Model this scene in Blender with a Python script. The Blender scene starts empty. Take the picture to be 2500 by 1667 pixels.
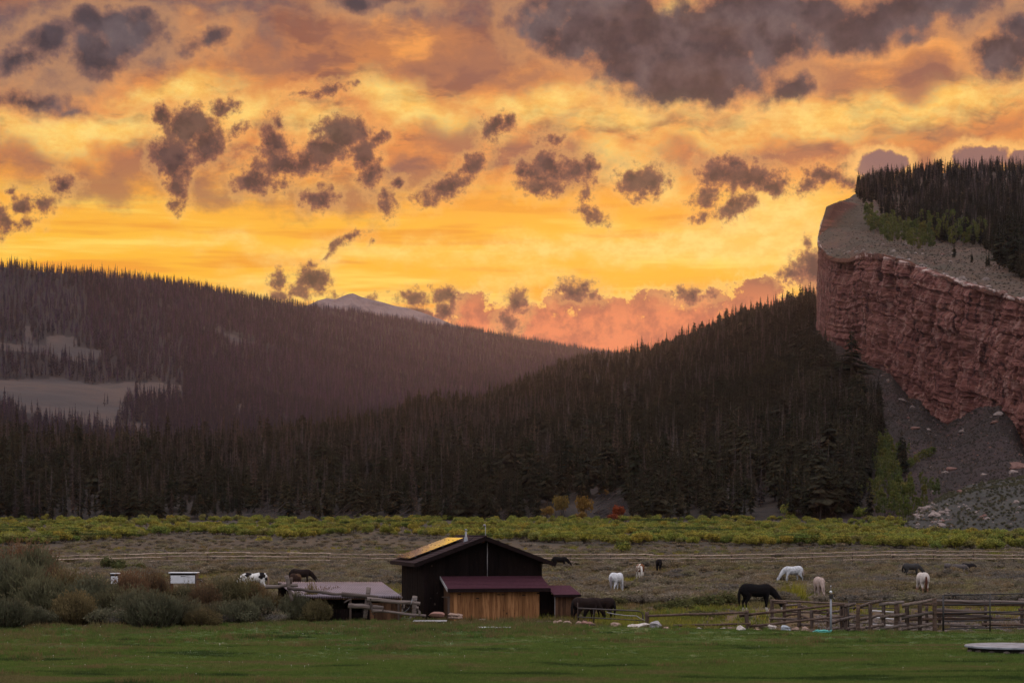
import bpy, bmesh, math, random
import numpy as np
from mathutils import Vector, Matrix, Euler
R = math.radians
S = bpy.context.scene
COL = S.collection
random.seed(7)

# ------------------------------------------------------------------ camera
CAM_H = 4.5                 # eye height above the pasture
F = 4861.0                  # focal length in pixels of the 2500 px wide photograph (70 mm lens)
HOR = 1290.0                # horizon row of the photograph
cam_d = bpy.data.cameras.new('camera')
cam_d.lens = 70.0; cam_d.sensor_width = 36.0
cam_d.shift_y = (HOR - 833.5) / 2500.0
cam_d.clip_start = 0.5; cam_d.clip_end = 40000.0
cam = bpy.data.objects.new('camera', cam_d); COL.objects.link(cam)
cam.location = (0, 0, CAM_H); cam.rotation_euler = (R(90), 0, 0)
S.camera = cam

S.render.engine = 'CYCLES'
S.cycles.use_denoising = True
S.cycles.max_bounces = 4
S.cycles.diffuse_bounces = 2
S.cycles.glossy_bounces = 2
S.cycles.transmission_bounces = 2
S.cycles.volume_bounces = 0
S.cycles.transparent_max_bounces = 8
S.cycles.sample_clamp_indirect = 4.0
S.view_settings.view_transform = 'Standard'
S.view_settings.look = 'None'
S.view_settings.exposure = 0.0
S.view_settings.gamma = 1.0
S.view_settings.use_curve_mapping = False

def P(px, py, d):
    """world point seen at photograph pixel (px, py) at distance d"""
    return Vector(((px - 1250.0) / F * d, d, CAM_H - (py - HOR) / F * d))

def lin(c):
    c = c / 255.0
    return c / 12.92 if c <= 0.04045 else ((c + 0.055) / 1.055) ** 2.4
def C(r, g, b): return (lin(r), lin(g), lin(b), 1.0)

# ------------------------------------------------------------------ node helper
class G:
    """tiny builder for node trees"""
    def __init__(s, tree): s.t = tree; s.n = tree.nodes; s.l = tree.links
    def put(s, sock, v):
        if v is None: return
        if isinstance(v, bpy.types.NodeSocket): s.l.new(v, sock)
        else: sock.default_value = v
    def m(s, op, a, b=None, c=None, clamp=False):
        n = s.n.new('ShaderNodeMath'); n.operation = op; n.use_clamp = clamp
        s.put(n.inputs[0], a); s.put(n.inputs[1], b); s.put(n.inputs[2], c)
        return n.outputs[0]
    def v(s, op, a, b=None, out=0, scale=None):
        n = s.n.new('ShaderNodeVectorMath'); n.operation = op
        s.put(n.inputs[0], a); s.put(n.inputs[1], b)
        if scale is not None: s.put(n.inputs['Scale'], scale)
        return n.outputs[out]
    def noise(s, vec, scale, detail=4, rough=0.55, dist=0.0, color=False):
        n = s.n.new('ShaderNodeTexNoise')
        s.put(n.inputs['Vector'], vec); n.inputs['Scale'].default_value = scale
        n.inputs['Detail'].default_value = detail; n.inputs['Roughness'].default_value = rough
        n.inputs['Distortion'].default_value = dist
        return n.outputs['Color' if color else 'Fac']
    def vor(s, vec, scale, feature='F1', out='Distance'):
        n = s.n.new('ShaderNodeTexVoronoi'); n.feature = feature
        s.put(n.inputs['Vector'], vec); n.inputs['Scale'].default_value = scale
        return n.outputs[out]
    def mapping(s, vec, loc=(0, 0, 0), rot=(0, 0, 0), scale=(1, 1, 1)):
        n = s.n.new('ShaderNodeMapping'); s.put(n.inputs['Vector'], vec)
        n.inputs['Location'].default_value = loc; n.inputs['Rotation'].default_value = rot
        n.inputs['Scale'].default_value = scale
        return n.outputs[0]
    def step(s, x, lo, hi, a=0.0, b=1.0, smooth=True):
        n = s.n.new('ShaderNodeMapRange'); n.interpolation_type = 'SMOOTHSTEP' if smooth else 'LINEAR'
        s.put(n.inputs['Value'], x)
        n.inputs['From Min'].default_value = lo; n.inputs['From Max'].default_value = hi
        n.inputs['To Min'].default_value = a; n.inputs['To Max'].default_value = b
        return n.outputs[0]
    def mix(s, f, a, b, mode='MIX'):
        n = s.n.new('ShaderNodeMix'); n.data_type = 'RGBA'; n.blend_type = mode
        s.put(n.inputs[0], f); s.put(n.inputs[6], a); s.put(n.inputs[7], b)
        return n.outputs[2]
    def ramp(s, x, stops, interp='LINEAR'):
        n = s.n.new('ShaderNodeValToRGB'); n.color_ramp.interpolation = interp
        e = n.color_ramp.elements
        while len(e) < len(stops): e.new(0.5)
        for k, (p, c) in enumerate(stops):
            e[k].position = p; e[k].color = c
        s.put(n.inputs[0], x)
        return n.outputs[0]
    def sep(s, v):
        n = s.n.new('ShaderNodeSeparateXYZ'); s.put(n.inputs[0], v); return n.outputs
    def comb(s, x, y, z):
        n = s.n.new('ShaderNodeCombineXYZ')
        s.put(n.inputs[0], x); s.put(n.inputs[1], y); s.put(n.inputs[2], z); return n.outputs[0]

# ------------------------------------------------------------------ sky (the world)
SUN_AZ, SUN_EL = R(7.5), R(7.0)
world = bpy.data.worlds.new('World'); S.world = world; world.use_nodes = True
world.node_tree.nodes.clear()
def build_sky():
    g = G(world.node_tree)
    tc = g.n.new('ShaderNodeTexCoord').outputs['Generated']
    d = g.v('NORMALIZE', tc)
    x, y, z = g.sep(d)
    az = g.m('MULTIPLY', g.m('ARCTAN2', x, y), 48.61)       # one unit is about 100 px of the photograph
    el = g.m('MULTIPLY', g.m('ARCSINE', z), 48.61)
    D = g.v('SCALE', d, scale=48.61)
    pos = g.comb(az, el, 0.0)
    def AE(px, py):
        a = math.atan((px - 1250) / F); e = math.atan((HOR - py) / F * math.cos(a))
        return a * 48.61, e * 48.61
    # warp fields, all made from the direction itself
    w1 = g.v('SUBTRACT', g.noise(D, 0.9, 3, 0.5, color=True), (0.5, 0.5, 0.5))
    w2 = g.v('SUBTRACT', g.noise(D, 3.0, 4, 0.6, color=True), (0.5, 0.5, 0.5))
    w0 = g.v('SUBTRACT', g.noise(D, 0.33, 3, 0.5, color=True), (0.5, 0.5, 0.5))
    psoft = g.v('ADD', pos, g.v('ADD', g.v('SCALE', w0, scale=1.6), g.v('SCALE', w1, scale=0.9)))
    phard = g.v('ADD', pos, g.v('ADD', g.v('SCALE', w1, scale=0.75), g.v('SCALE', w2, scale=0.30)))
    def make_field(g):
        def field_all(p, blobs, smooth):
            if not blobs: return -3.0
            """signed distance-like field of many ellipses, in units of 100 px"""
            acc = None; q = p; px_, py_, _ = g.sep(p)
            for bl in blobs:
                cx, cy, rx, ry = bl[:4]; rot = R(bl[4]) if len(bl) > 4 else 0.0
                a, e = AE(cx, cy); rx /= 100.0; ry /= 100.0
                n = g.n.new('ShaderNodeMapping'); n.vector_type = 'TEXTURE'
                g.put(n.inputs['Vector'], q)
                n.inputs['Location'].default_value = (a, e, 0)
                n.inputs['Rotation'].default_value = (0, 0, rot)
                n.inputs['Scale'].default_value = (rx, ry, 1e9)
                ln = g.v('LENGTH', n.outputs[0], out=1)
                k = max(min(rx, ry), 0.12) ** 0.8
                f = g.m('MULTIPLY_ADD', ln, -k, k)
                acc = f if acc is None else g.m('SMOOTH_MAX', acc, f, smooth)
                q = g.comb(px_, py_, acc)      # hands the running value on, so the nodes run one after another
            return acc
        return field_all
    # noises shared by every part of the sky
    N_hs = g.noise(g.mapping(D, scale=(0.22, 0.22, 2.3)), 1.0, 3, 0.55)
    rp = g.mapping(pos, rot=(0, 0, R(-14)), scale=(0.42, 1.25, 1))
    rp = g.v('ADD', rp, g.v('SCALE', w1, scale=0.7))
    N_deck = g.noise(rp, 1.0, 4.5, 0.60)
    N_fine = g.noise(g.mapping(D, scale=(0.8, 0.8, 1.35)), 2.6, 3.2, 0.66)
    N_mid = g.noise(D, 0.8, 5, 0.6)
    N_big = g.noise(D, 1.7, 4.2, 0.60)
    N_bigc = g.noise(D, 0.9, 4.5, 0.56)
    N_k = g.noise(D, 4.0, 3, 0.68)
    N_kc = g.noise(D, 1.5, 4, 0.6)
    N_cc = g.noise(D, 2.2, 3.5, 0.58)
    billow = g.vor(g.v('ADD', D, g.v('SCALE', w2, scale=1.2)), 2.2)
    w0y = g.sep(w0)[1]
    phf = g.v('ADD', pos, g.v('ADD', g.v('SCALE', w1, scale=0.22), g.v('SCALE', w2, scale=0.34)))
    psoft0, phard0, phf0, el0, N_fine0, N_mid0, N_big0, N_bigc0, N_k0, N_kc0, N_cc0, billow0 = psoft, phard, phf, el, N_fine, N_mid, N_big, N_bigc, N_k, N_kc, N_cc, billow
    g0 = g; N_deck0 = N_deck
    def low_base():
        E = g.m('ADD', el, g.m('MULTIPLY', w0y, 0.8))
        # ---- glowing background deck
        base = g.ramp(g.m('DIVIDE', E, 13.5), [
            (0.00, C(190, 100, 80)), (0.30, C(222, 112, 62)), (0.37, C(242, 142, 38)), (0.44, C(255, 184, 42)),
            (0.52, C(255, 190, 50)), (0.585, C(250, 172, 54)), (0.65, C(224, 138, 68)), (0.74, C(224, 142, 76)),
            (0.84, C(198, 126, 74)), (0.93, C(166, 110, 82)), (1.00, C(142, 104, 92))])
        # thin long streaks near the horizon
        hs = N_hs
        lowmask = g.m('MULTIPLY', g.step(el, 4.6, 5.6), g.step(el, 8.6, 7.2))
        base = g.mix(g.m('MULTIPLY', g.step(hs, 0.50, 0.68), g.m('MULTIPLY', lowmask, 0.9)), base, C(255, 218, 96))
        base = g.mix(g.m('MULTIPLY', g.step(hs, 0.46, 0.32), g.m('MULTIPLY', lowmask, 0.55)), base, C(236, 138, 34))
        # slanting altocumulus deck above
        deck = N_deck
        upmask = g.step(el, 7.6, 8.8)
        base = g.mix(g.m('MULTIPLY', g.step(deck, 0.50, 0.36), g.m('MULTIPLY', upmask, 0.85)), base, C(134, 84, 70))
        base = g.mix(g.m('MULTIPLY', g.step(deck, 0.53, 0.70), g.m('MULTIPLY', upmask, 0.8)), base, C(246, 162, 80))
        return base
    def tile(base0, x0, x1):
        # each column is a small node group of its own
        names = ['base', 'psoft', 'phard', 'phf', 'el', 'N_fine', 'N_mid', 'N_big', 'N_bigc', 'N_k', 'N_kc', 'N_cc', 'billow', 'N_deck']
        vals = [base0, psoft0, phard0, phf0, el0, N_fine0, N_mid0, N_big0, N_bigc0, N_k0, N_kc0, N_cc0, billow0, N_deck0]
        tree = bpy.data.node_groups.new('sky_column', 'ShaderNodeTree')
        for n_ in names:
            st = 'NodeSocketColor' if n_ == 'base' else ('NodeSocketVector' if n_[0] == 'p' else 'NodeSocketFloat')
            tree.interface.new_socket(n_, in_out='INPUT', socket_type=st)
        tree.interface.new_socket('colour', in_out='OUTPUT', socket_type='NodeSocketColor')
        g = G(tree); gi = g.n.new('NodeGroupInput'); go = g.n.new('NodeGroupOutput')
        base, psoft, phard, phf, el, N_fine, N_mid, N_big, N_bigc, N_k, N_kc, N_cc, billow, N_deck = gi.outputs[:14]
        field_all = make_field(g)
        def field(p, blobs, smooth):
            return field_all(p, [b for b in blobs if b[0] + b[2] * 1.8 + 90 > x0 and b[0] - b[2] * 1.8 - 90 < x1], smooth)
        fine = N_fine
        # bright openings
        bright = [(200, 330, 330, 50, 0), (440, 235, 150, 40, 10), (560, 285, 120, 45, 0), (1010, 250, 150, 60, -15),
                  (1120, 290, 120, 40, -10), (1330, 225, 200, 40, 0), (1560, 275, 230, 45, 0), (2080, 265, 420, 42, 3),
                  (2300, 220, 240, 40, 0), (1720, 340, 180, 22, 0), (1500, 620, 480, 42, 0), (800, 600, 350, 28, 0),
                  (1800, 590, 260, 80, 0), (1920, 540, 160, 90, 0), (780, 315, 90, 40, 0), (1640, 12, 60, 22, 20),
                  (1480, 365, 70, 40, 0), (1560, 410, 110, 60, 0), (1210, 840, 50, 50, 60), (1940, 740, 60, 30, 0), (2000, 310, 220, 20, 0),
                  (1260, 690, 120, 30, 0), (640, 690, 120, 30, 0)]
        fb = field(psoft, bright, 0.25)
        base = g.mix(g.m('MULTIPLY', g.step(g.m('ADD', fb, g.m('MULTIPLY', g.m('SUBTRACT', fine, 0.5), 0.45)), -0.25, 0.5), g.step(N_deck, 0.25, 0.6, 0.6, 0.97)), base, g.mix(g.step(N_fine, 0.3, 0.7), C(255, 198, 92), C(255, 218, 122)))
        # mauve veils
        veil = [(330, 430, 330, 55, 5), (70, 395, 160, 40, 0), (700, 170, 170, 40, 8), (620, 165, 80, 50, 0), (1120, 140, 300, 45, 12),
                (1180, 110, 130, 60, 30), (1000, 440, 110, 70, 0), (1290, 355, 150, 60, 30), (1890, 372, 420, 40, 2),
                (2240, 372, 300, 48, 0), (2330, 300, 220, 22, 0), (1340, 395, 160, 90, 0), (2260, 160, 120, 45, 0), (2010, 170, 160, 60, 0),
                (560, 480, 260, 40, 0), (1120, 330, 100, 60, 30), (1900, 140, 130, 60, 0), (1300, 150, 130, 40, 0),
                (870, 90, 150, 30, 10), (830, 475, 180, 60, 0)]
        fv = field(psoft, veil, 0.25)
        av = g.step(g.m('ADD', fv, g.m('MULTIPLY', g.m('SUBTRACT', fine, 0.5), 0.7)), -0.16, 0.5)
        base = g.mix(g.m('MULTIPLY', av, 0.72), base, C(146, 98, 82))
        # blue-grey high layer in the upper left
        grey = [(260, 60, 420, 110, 0), (90, 140, 230, 120, 0), (520, 30, 330, 60, 0), (820, 10, 420, 45, 0), (100, 210, 160, 40, 0),
                (2450, 20, 300, 60, 0), (1250, -40, 500, 45, 0)]
        fg = field(psoft, grey, 0.3)
        ag = g.step(g.m('ADD', fg, g.m('MULTIPLY', g.m('SUBTRACT', N_mid, 0.5), 2.2)), -0.25, 0.75)
        base = g.mix(g.m('MULTIPLY', ag, 0.9), base, g.mix(g.step(fine, 0.35, 0.65), C(92, 80, 90), C(128, 102, 94)))
        # ---- pink bank low on the horizon
        bank = [(1200, 800, 120, 60, 0), (1290, 780, 60, 50, 0), (1400, 735, 75, 42, 0), (1480, 770, 120, 50, 0), (1590, 745, 85, 38, 0),
                (1720, 735, 90, 36, 0), (1860, 710, 110, 30, 0), (1380, 820, 260, 70, 0), (1650, 800, 200, 60, 0), (1990, 690, 60, 60, 0),
                (1150, 745, 70, 40, 0), (1050, 780, 90, 30, 0), (1850, 745, 120, 50, 0)]
        fk = field(phard, bank, 0.12)
        nk = g.m('ADD', g.m('MULTIPLY', g.m('SUBTRACT', N_k, 0.5), 0.75), g.m('MULTIPLY', g.m('SUBTRACT', 0.4, billow), 0.3))
        dk = g.m('ADD', fk, nk)
        ak = g.step(dk, -0.04, 0.13)
        kcol = g.mix(g.step(N_kc, 0.38, 0.62), C(178, 98, 76), C(230, 132, 88))
        kcol = g.mix(g.step(el, 5.0, 6.3), kcol, C(132, 80, 70))
        base = g.mix(g.m('MULTIPLY', g.m('MULTIPLY', g.step(dk, -0.26, 0.0), g.step(dk, 0.14, 0.0)), 0.65), base, C(255, 206, 110))
        base = g.mix(g.m('MULTIPLY', ak, 0.93), base, kcol)
        # ---- soft dark clouds high up
        big = [(1330, 65, 80, 45, 0), (1420, 95, 120, 50, 0), (1500, 50, 150, 70, 0), (1600, 120, 190, 95, 0), (1700, 180, 190, 75, 0),
               (1800, 70, 220, 90, 0), (1660, 215, 160, 38, 0), (1880, 100, 90, 60, 0), (2080, 75, 120, 48, 5), (2200, 30, 200, 50, 5),
               (2060, 105, 60, 22, 0), (2330, 0, 110, 40, 0), (2450, 130, 85, 55, 0), (2490, 70, 50, 40, 0), (1925, 225, 60, 30, 20),
               (1380, 20, 100, 40, 0), (230, 140, 65, 45, 25), (310, 95, 85, 38, 15), (270, 60, 110, 35, 0), (110, 100, 60, 35, 20),
               (60, 245, 100, 30, 0), (190, 272, 26, 10, 0), (500, 100, 52, 20, 22), (870, 5, 55, 20, 0), (950, -5, 60, 15, 0), (40, 150, 60, 30, 20),
               (1960, 30, 120, 50, 0), (2230, 95, 50, 16, 0)]
        fB = field(phard, big, 0.3)
        nB = g.m('MULTIPLY', g.m('SUBTRACT', N_big, 0.5), 0.95)
        dB = g.m('ADD', fB, nB)
        aB = g.step(dB, -0.22, 0.24)
        cB = g.mix(g.step(N_bigc, 0.40, 0.68), C(46, 44, 54), C(100, 90, 94))
        cB = g.mix(g.m('MULTIPLY', g.step(N_big, 0.42, 0.66), 0.45), cB, C(76, 68, 76))
        cB = g.mix(g.m('MULTIPLY', g.step(dB, 0.30, -0.06), 0.7), cB, C(150, 108, 92))
        base = g.mix(g.m('MULTIPLY', g.m('MULTIPLY', g.step(dB, -0.55, -0.1), g.step(dB, 0.1, -0.1)), 0.35), base, C(240, 172, 104))
        base = g.mix(g.m('MULTIPLY', aB, 0.95), base, cB)
        # ---- ragged small cumulus
        cu = [(465, 310, 62, 45, 10), (420, 385, 46, 50, 20), (430, 450, 24, 42, 0), (395, 285, 26, 24, 0), (535, 268, 42, 18, 20),
              (580, 315, 20, 12, 0), (505, 350, 48, 38, 40), (428, 500, 12, 18, 0),
              (835, 325, 62, 42, 0), (790, 372, 66, 34, 30), (700, 405, 85, 28, 5), (618, 445, 46, 26, 0), (672, 350, 28, 52, 0),
              (682, 300, 18, 24, 0), (888, 368, 32, 44, 0), (905, 432, 32, 24, 0), (935, 482, 20, 36, 15), (782, 486, 38, 26, 0),
              (932, 335, 18, 14, 0), (966, 450, 15, 10, 0), (676, 455, 22, 12, 0),
              (1095, 458, 66, 26, 30), (1160, 402, 40, 24, 35), (1040, 485, 26, 14, 20),
              (1208, 312, 36, 24, 30), (1240, 290, 14, 16, 0), (1348, 338, 24, 11, 0), (810, 220, 50, 9, 15), (740, 228, 30, 8, 5),
              (1335, 405, 40, 34, 0), (1322, 455, 56, 24, 0), (1402, 420, 42, 30, 0), (1440, 410, 22, 34, 0), (1432, 470, 14, 26, 0),
              (1448, 524, 34, 18, -30), (1285, 420, 26, 22, 0),
              (1568, 440, 56, 32, 5), (1572, 484, 24, 8, 0), (1530, 455, 26, 14, 0),
              (1752, 422, 46, 32, 0), (1822, 432, 70, 32, 0), (1885, 458, 36, 22, 0), (1728, 478, 38, 26, 30), (1800, 505, 50, 24, 25),
              (1722, 522, 26, 12, 30), (1790, 400, 30, 20, 0),
              (2030, 428, 56, 18, 0), (1968, 455, 34, 13, 30), (2070, 446, 32, 18, 0),
              (1952, 640, 26, 20, 0), (1940, 668, 34, 16, 0), (1985, 640, 36, 26, 10), (1972, 590, 8, 18, 0), (2000, 660, 40, 30, 0),
              (855, 575, 32, 6, 18), (825, 592, 26, 8, 30), (800, 615, 16, 6, 50), (908, 588, 8, 4, 30),
              (682, 688, 20, 24, 0), (678, 722, 20, 12, 0), (768, 682, 34, 26, 0), (736, 708, 30, 20, 15), (760, 658, 22, 14, 0),
              (815, 722, 12, 9, 0), (905, 728, 14, 8, 0), (1000, 728, 38, 20, 0), (1020, 760, 40, 14, -10), (1085, 722, 32, 24, 0),
              (1085, 758, 22, 26, 0), (1262, 738, 26, 28, 0), (1240, 790, 22, 22, 0), (1410, 708, 48, 22, 0), (1690, 716, 44, 16, 0),
              (0, 540, 24, 30, 0), (52, 505, 22, 24, 0), (104, 500, 28, 20, 20), (62, 545, 26, 10, 10), (152, 452, 26, 22, 0), (30, 465, 10, 10, 0),
              (1310, 615, 0, 0, 0)]
        cu = [(c[0], c[1], c[2] * 1.16 + 2, c[3] * 1.16 + 2) + tuple(c[4:]) for c in cu if c[2] > 0]
        fC = field(phf, cu, 0.08)
        nC = g.m('ADD', g.m('MULTIPLY', g.m('SUBTRACT', N_k, 0.5), 0.75),
                 g.m('MULTIPLY', g.m('SUBTRACT', 0.45, billow), 0.16))
        dC = g.m('ADD', fC, nC)
        aC = g.step(dC, -0.10, 0.18)
        cC = g.mix(g.step(N_cc, 0.36, 0.66), C(54, 38, 42), C(96, 66, 58))
        cC = g.mix(g.step(el, 5.5, 12.0), cC, g.mix(g.step(N_cc, 0.36, 0.66), C(52, 42, 48), C(90, 70, 68)))
        cC = g.mix(g.step(dC, 0.34, 0.02), cC, C(142, 92, 72))
        base = g.mix(g.m('MULTIPLY', g.m('MULTIPLY', g.step(dC, -0.34, -0.04), g.step(dC, 0.12, 0.0)), 0.28), base, C(255, 196, 110))
        base = g.mix(g.m('MULTIPLY', aC, 0.95), base, cC)
        # grey domes behind the cliff forest
        dome = [(2150, 405, 62, 38, 0), (2400, 385, 75, 34, 0), (2490, 380, 40, 22, 0), (2050, 520, 1, 1, 0)]
        fD = field(psoft if False else phf, dome, 0.08)
        dD = g.m('ADD', fD, g.m('MULTIPLY', g.m('SUBTRACT', N_cc, 0.5), 0.5))
        base = g.mix(g.m('MULTIPLY', g.m('MULTIPLY', g.step(dD, -0.30, 0.0), g.step(dD, 0.12, 0.0)), 0.75), base, C(255, 198, 112))
        base = g.mix(g.m('MULTIPLY', g.step(dD, 0.0, 0.12), 0.9), base, C(134, 102, 100))
        g.put(go.inputs[0], base)
        node = g0.n.new('ShaderNodeGroup'); node.node_tree = tree
        for k, v_ in enumerate(vals): g0.put(node.inputs[k], v_)
        return node.outputs[0]
    # ---- the rest of the dome: dusk sky (Nishita, sun just above the ridge) under a pale broken cloud deck, brightened to light the land
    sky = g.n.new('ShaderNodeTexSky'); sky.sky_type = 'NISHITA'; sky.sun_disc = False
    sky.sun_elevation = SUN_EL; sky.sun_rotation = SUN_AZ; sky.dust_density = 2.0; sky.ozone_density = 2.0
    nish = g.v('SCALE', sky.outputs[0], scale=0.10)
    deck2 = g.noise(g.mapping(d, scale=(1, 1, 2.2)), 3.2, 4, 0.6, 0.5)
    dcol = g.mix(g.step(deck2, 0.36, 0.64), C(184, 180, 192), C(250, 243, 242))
    rest = g.v('SCALE', g.mix(0.85, nish, dcol), scale=g.step(z, -0.02, 0.9, 0.55, 2.3, smooth=False))   # unseen sky raised towards the zenith to strengthen light from above
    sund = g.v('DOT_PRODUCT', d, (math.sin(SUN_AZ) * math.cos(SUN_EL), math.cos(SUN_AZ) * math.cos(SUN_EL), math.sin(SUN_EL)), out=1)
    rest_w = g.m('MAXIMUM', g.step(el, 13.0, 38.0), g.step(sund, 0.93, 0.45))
    def bg(c):
        n = g.n.new('ShaderNodeBackground'); g.put(n.inputs[0], c); n.inputs[1].default_value = 1.0; return n.outputs[0]
    def choose(f, a, b):
        n = g.n.new('ShaderNodeMixShader'); g.put(n.inputs[0], f); g.l.new(a, n.inputs[1]); g.l.new(b, n.inputs[2]); return n.outputs[0]
    lb = low_base()
    # clouds seen one by one lie in this part of the sky only; it is cut in columns so each ray runs few of them
    cuts = [-1200, 320, 600, 850, 1180, 1400, 1620, 1900, 3700]
    cols = [bg(g.mix(g.step(g.m('ABSOLUTE', az), 14.5, 19.0), tile(lb, a, b), lb)) if a < -1000 or b > 3000 else bg(tile(lb, a, b))
            for a, b in zip(cuts[:-1], cuts[1:])]
    def tree(lo, hi):
        if hi - lo == 1: return cols[lo]
        mid = (lo + hi) // 2
        return choose(g.m('GREATER_THAN', az, AE(cuts[mid], 900)[0]), tree(lo, mid), tree(mid, hi))
    frame = tree(0, len(cols))
    soft = g.step(el, 13.4, 17.0)
    inner = g.m('MULTIPLY', g.m('LESS_THAN', g.m('ABSOLUTE', az), 19.0), g.m('MULTIPLY', g.m('GREATER_THAN', el, 3.0), g.m('LESS_THAN', el, 17.0)))
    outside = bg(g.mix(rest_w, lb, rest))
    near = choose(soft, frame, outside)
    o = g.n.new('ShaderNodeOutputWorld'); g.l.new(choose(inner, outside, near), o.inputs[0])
build_sky()
world.cycles.sampling_method = 'MANUAL'; world.cycles.sample_map_resolution = 512

sun_d = bpy.data.lights.new('sun', 'SUN'); sun_d.energy = 1.2; sun_d.angle = R(3); sun_d.color = (1.0, 0.50, 0.20)
sun = bpy.data.objects.new('sun', sun_d); COL.objects.link(sun)
sun.rotation_euler = Vector((-math.sin(SUN_AZ) * math.cos(SUN_EL), -math.cos(SUN_AZ) * math.cos(SUN_EL), -math.sin(SUN_EL))).to_track_quat('-Z', 'Y').to_euler()

# ================================================================== helpers for geometry
rng = np.random.default_rng(11)
def _hash(ix, iy, iz, seed):
    h = (ix * 374761393 + iy * 668265263 + iz * 2147483647 + seed * 974634777) & 0xFFFFFFFF
    h = ((h ^ (h >> 13)) * 1274126177) & 0xFFFFFFFF
    return ((h ^ (h >> 16)) & 0xFFFFFF) / float(0xFFFFFF)
def vnoise(x, y, z=0.0, seed=0):
    x, y, z = np.broadcast_arrays(np.asarray(x, float), np.asarray(y, float), np.asarray(z, float))
    ix, iy, iz = np.floor(x).astype(np.int64), np.floor(y).astype(np.int64), np.floor(z).astype(np.int64)
    fx, fy, fz = x - ix, y - iy, z - iz
    fx = fx * fx * (3 - 2 * fx); fy = fy * fy * (3 - 2 * fy); fz = fz * fz * (3 - 2 * fz)
    o = 0
    for dx in (0, 1):
        for dy in (0, 1):
            for dz in (0, 1):
                w = (fx if dx else 1 - fx) * (fy if dy else 1 - fy) * (fz if dz else 1 - fz)
                o = o + w * _hash(ix + dx, iy + dy, iz + dz, seed)
    return o * 2 - 1
def fbm(x, y, z=0.0, oct=4, seed=0, gain=0.5):
    a, s, o = 1.0, 0.0, 0.0
    for k in range(oct):
        o = o + a * vnoise(np.asarray(x) * 2 ** k, np.asarray(y) * 2 ** k, np.asarray(z) * 2 ** k, seed + k * 17)
        s += a; a *= gain
    return o / s

def link(o, parent=None):
    COL.objects.link(o)
    if parent is not None: o.parent = parent
    return o
def tag(o, label=None, cat=None, group=None, kind=None):
    if label: o['label'] = label
    if cat: o['category'] = cat
    if group: o['group'] = group
    if kind: o['kind'] = kind
    return o
def mesh_np(name, verts, faces, smooth=True, mats=(), uv=None):
    me = bpy.data.meshes.new(name)
    verts = np.asarray(verts, dtype=np.float32).reshape(-1, 3); faces = np.asarray(faces, dtype=np.int32)
    k = faces.shape[1]
    me.vertices.add(len(verts)); me.vertices.foreach_set('co', verts.ravel())
    me.loops.add(faces.size); me.loops.foreach_set('vertex_index', faces.ravel())
    me.polygons.add(len(faces)); me.polygons.foreach_set('loop_start', np.arange(0, faces.size, k, dtype=np.int32))
    me.polygons.foreach_set('use_smooth', np.full(len(faces), smooth))
    if uv is not None:
        l = me.uv_layers.new(name='UVMap'); l.data.foreach_set('uv', np.asarray(uv, dtype=np.float32)[faces.ravel()].ravel())
    for m in mats: me.materials.append(m)
    me.update(calc_edges=True)
    return me
def grid_faces(n, m):
    i = np.arange(n - 1)[:, None] * m + np.arange(m - 1)[None, :]
    return np.stack([i, i + 1, i + m + 1, i + m], -1).reshape(-1, 4)
def mask_attr(o, name, vals):
    a = o.data.attributes.new(name, 'FLOAT', 'POINT'); a.data.foreach_set('value', np.asarray(vals, np.float32).ravel())
def attr(g, name):
    n = g.n.new('ShaderNodeAttribute'); n.attribute_name = name; return n.outputs['Fac']
def grid_obj(name, pts, mat, flip=False, uv=None, kind='structure', smooth=True):
    n, m = pts.shape[:2]; f = grid_faces(n, m)
    if flip: f = f[:, ::-1]
    me = mesh_np(name, pts.reshape(-1, 3), f, smooth, [mat], None if uv is None else uv.reshape(-1, 2))
    o = link(bpy.data.objects.new(name, me))
    if kind: o['kind'] = kind
    return o
def empty(name, loc=(0, 0, 0), rz=0.0):
    o = bpy.data.objects.new(name, None); COL.objects.link(o)
    o.empty_display_size = 0.3; o.location = loc; o.rotation_euler = (0, 0, rz); return o

def material(name, fn, rough=0.9, spec=0.2):
    m = bpy.data.materials.new(name); m.use_nodes = True
    b = m.node_tree.nodes['Principled BSDF']
    b.inputs['Roughness'].default_value = rough; b.inputs['Specular IOR Level'].default_value = spec
    g = G(m.node_tree); r = fn(g, b)
    if r is not None: g.put(b.inputs['Base Color'], r)
    return m
def L(r, g_, b): return (r, g_, b, 1.0)
def objco(g): return g.n.new('ShaderNodeTexCoord').outputs['Object']
def geopos(g): return g.n.new('ShaderNodeNewGeometry').outputs['Position']
def orand(g): return g.n.new('ShaderNodeObjectInfo').outputs['Random']
def bump(g, b, h, strength=0.5, dist=0.1):
    n = g.n.new('ShaderNodeBump'); n.inputs['Strength'].default_value = strength; n.inputs['Distance'].default_value = dist
    g.put(n.inputs['Height'], h); g.l.new(n.outputs[0], b.inputs['Normal'])

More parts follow.
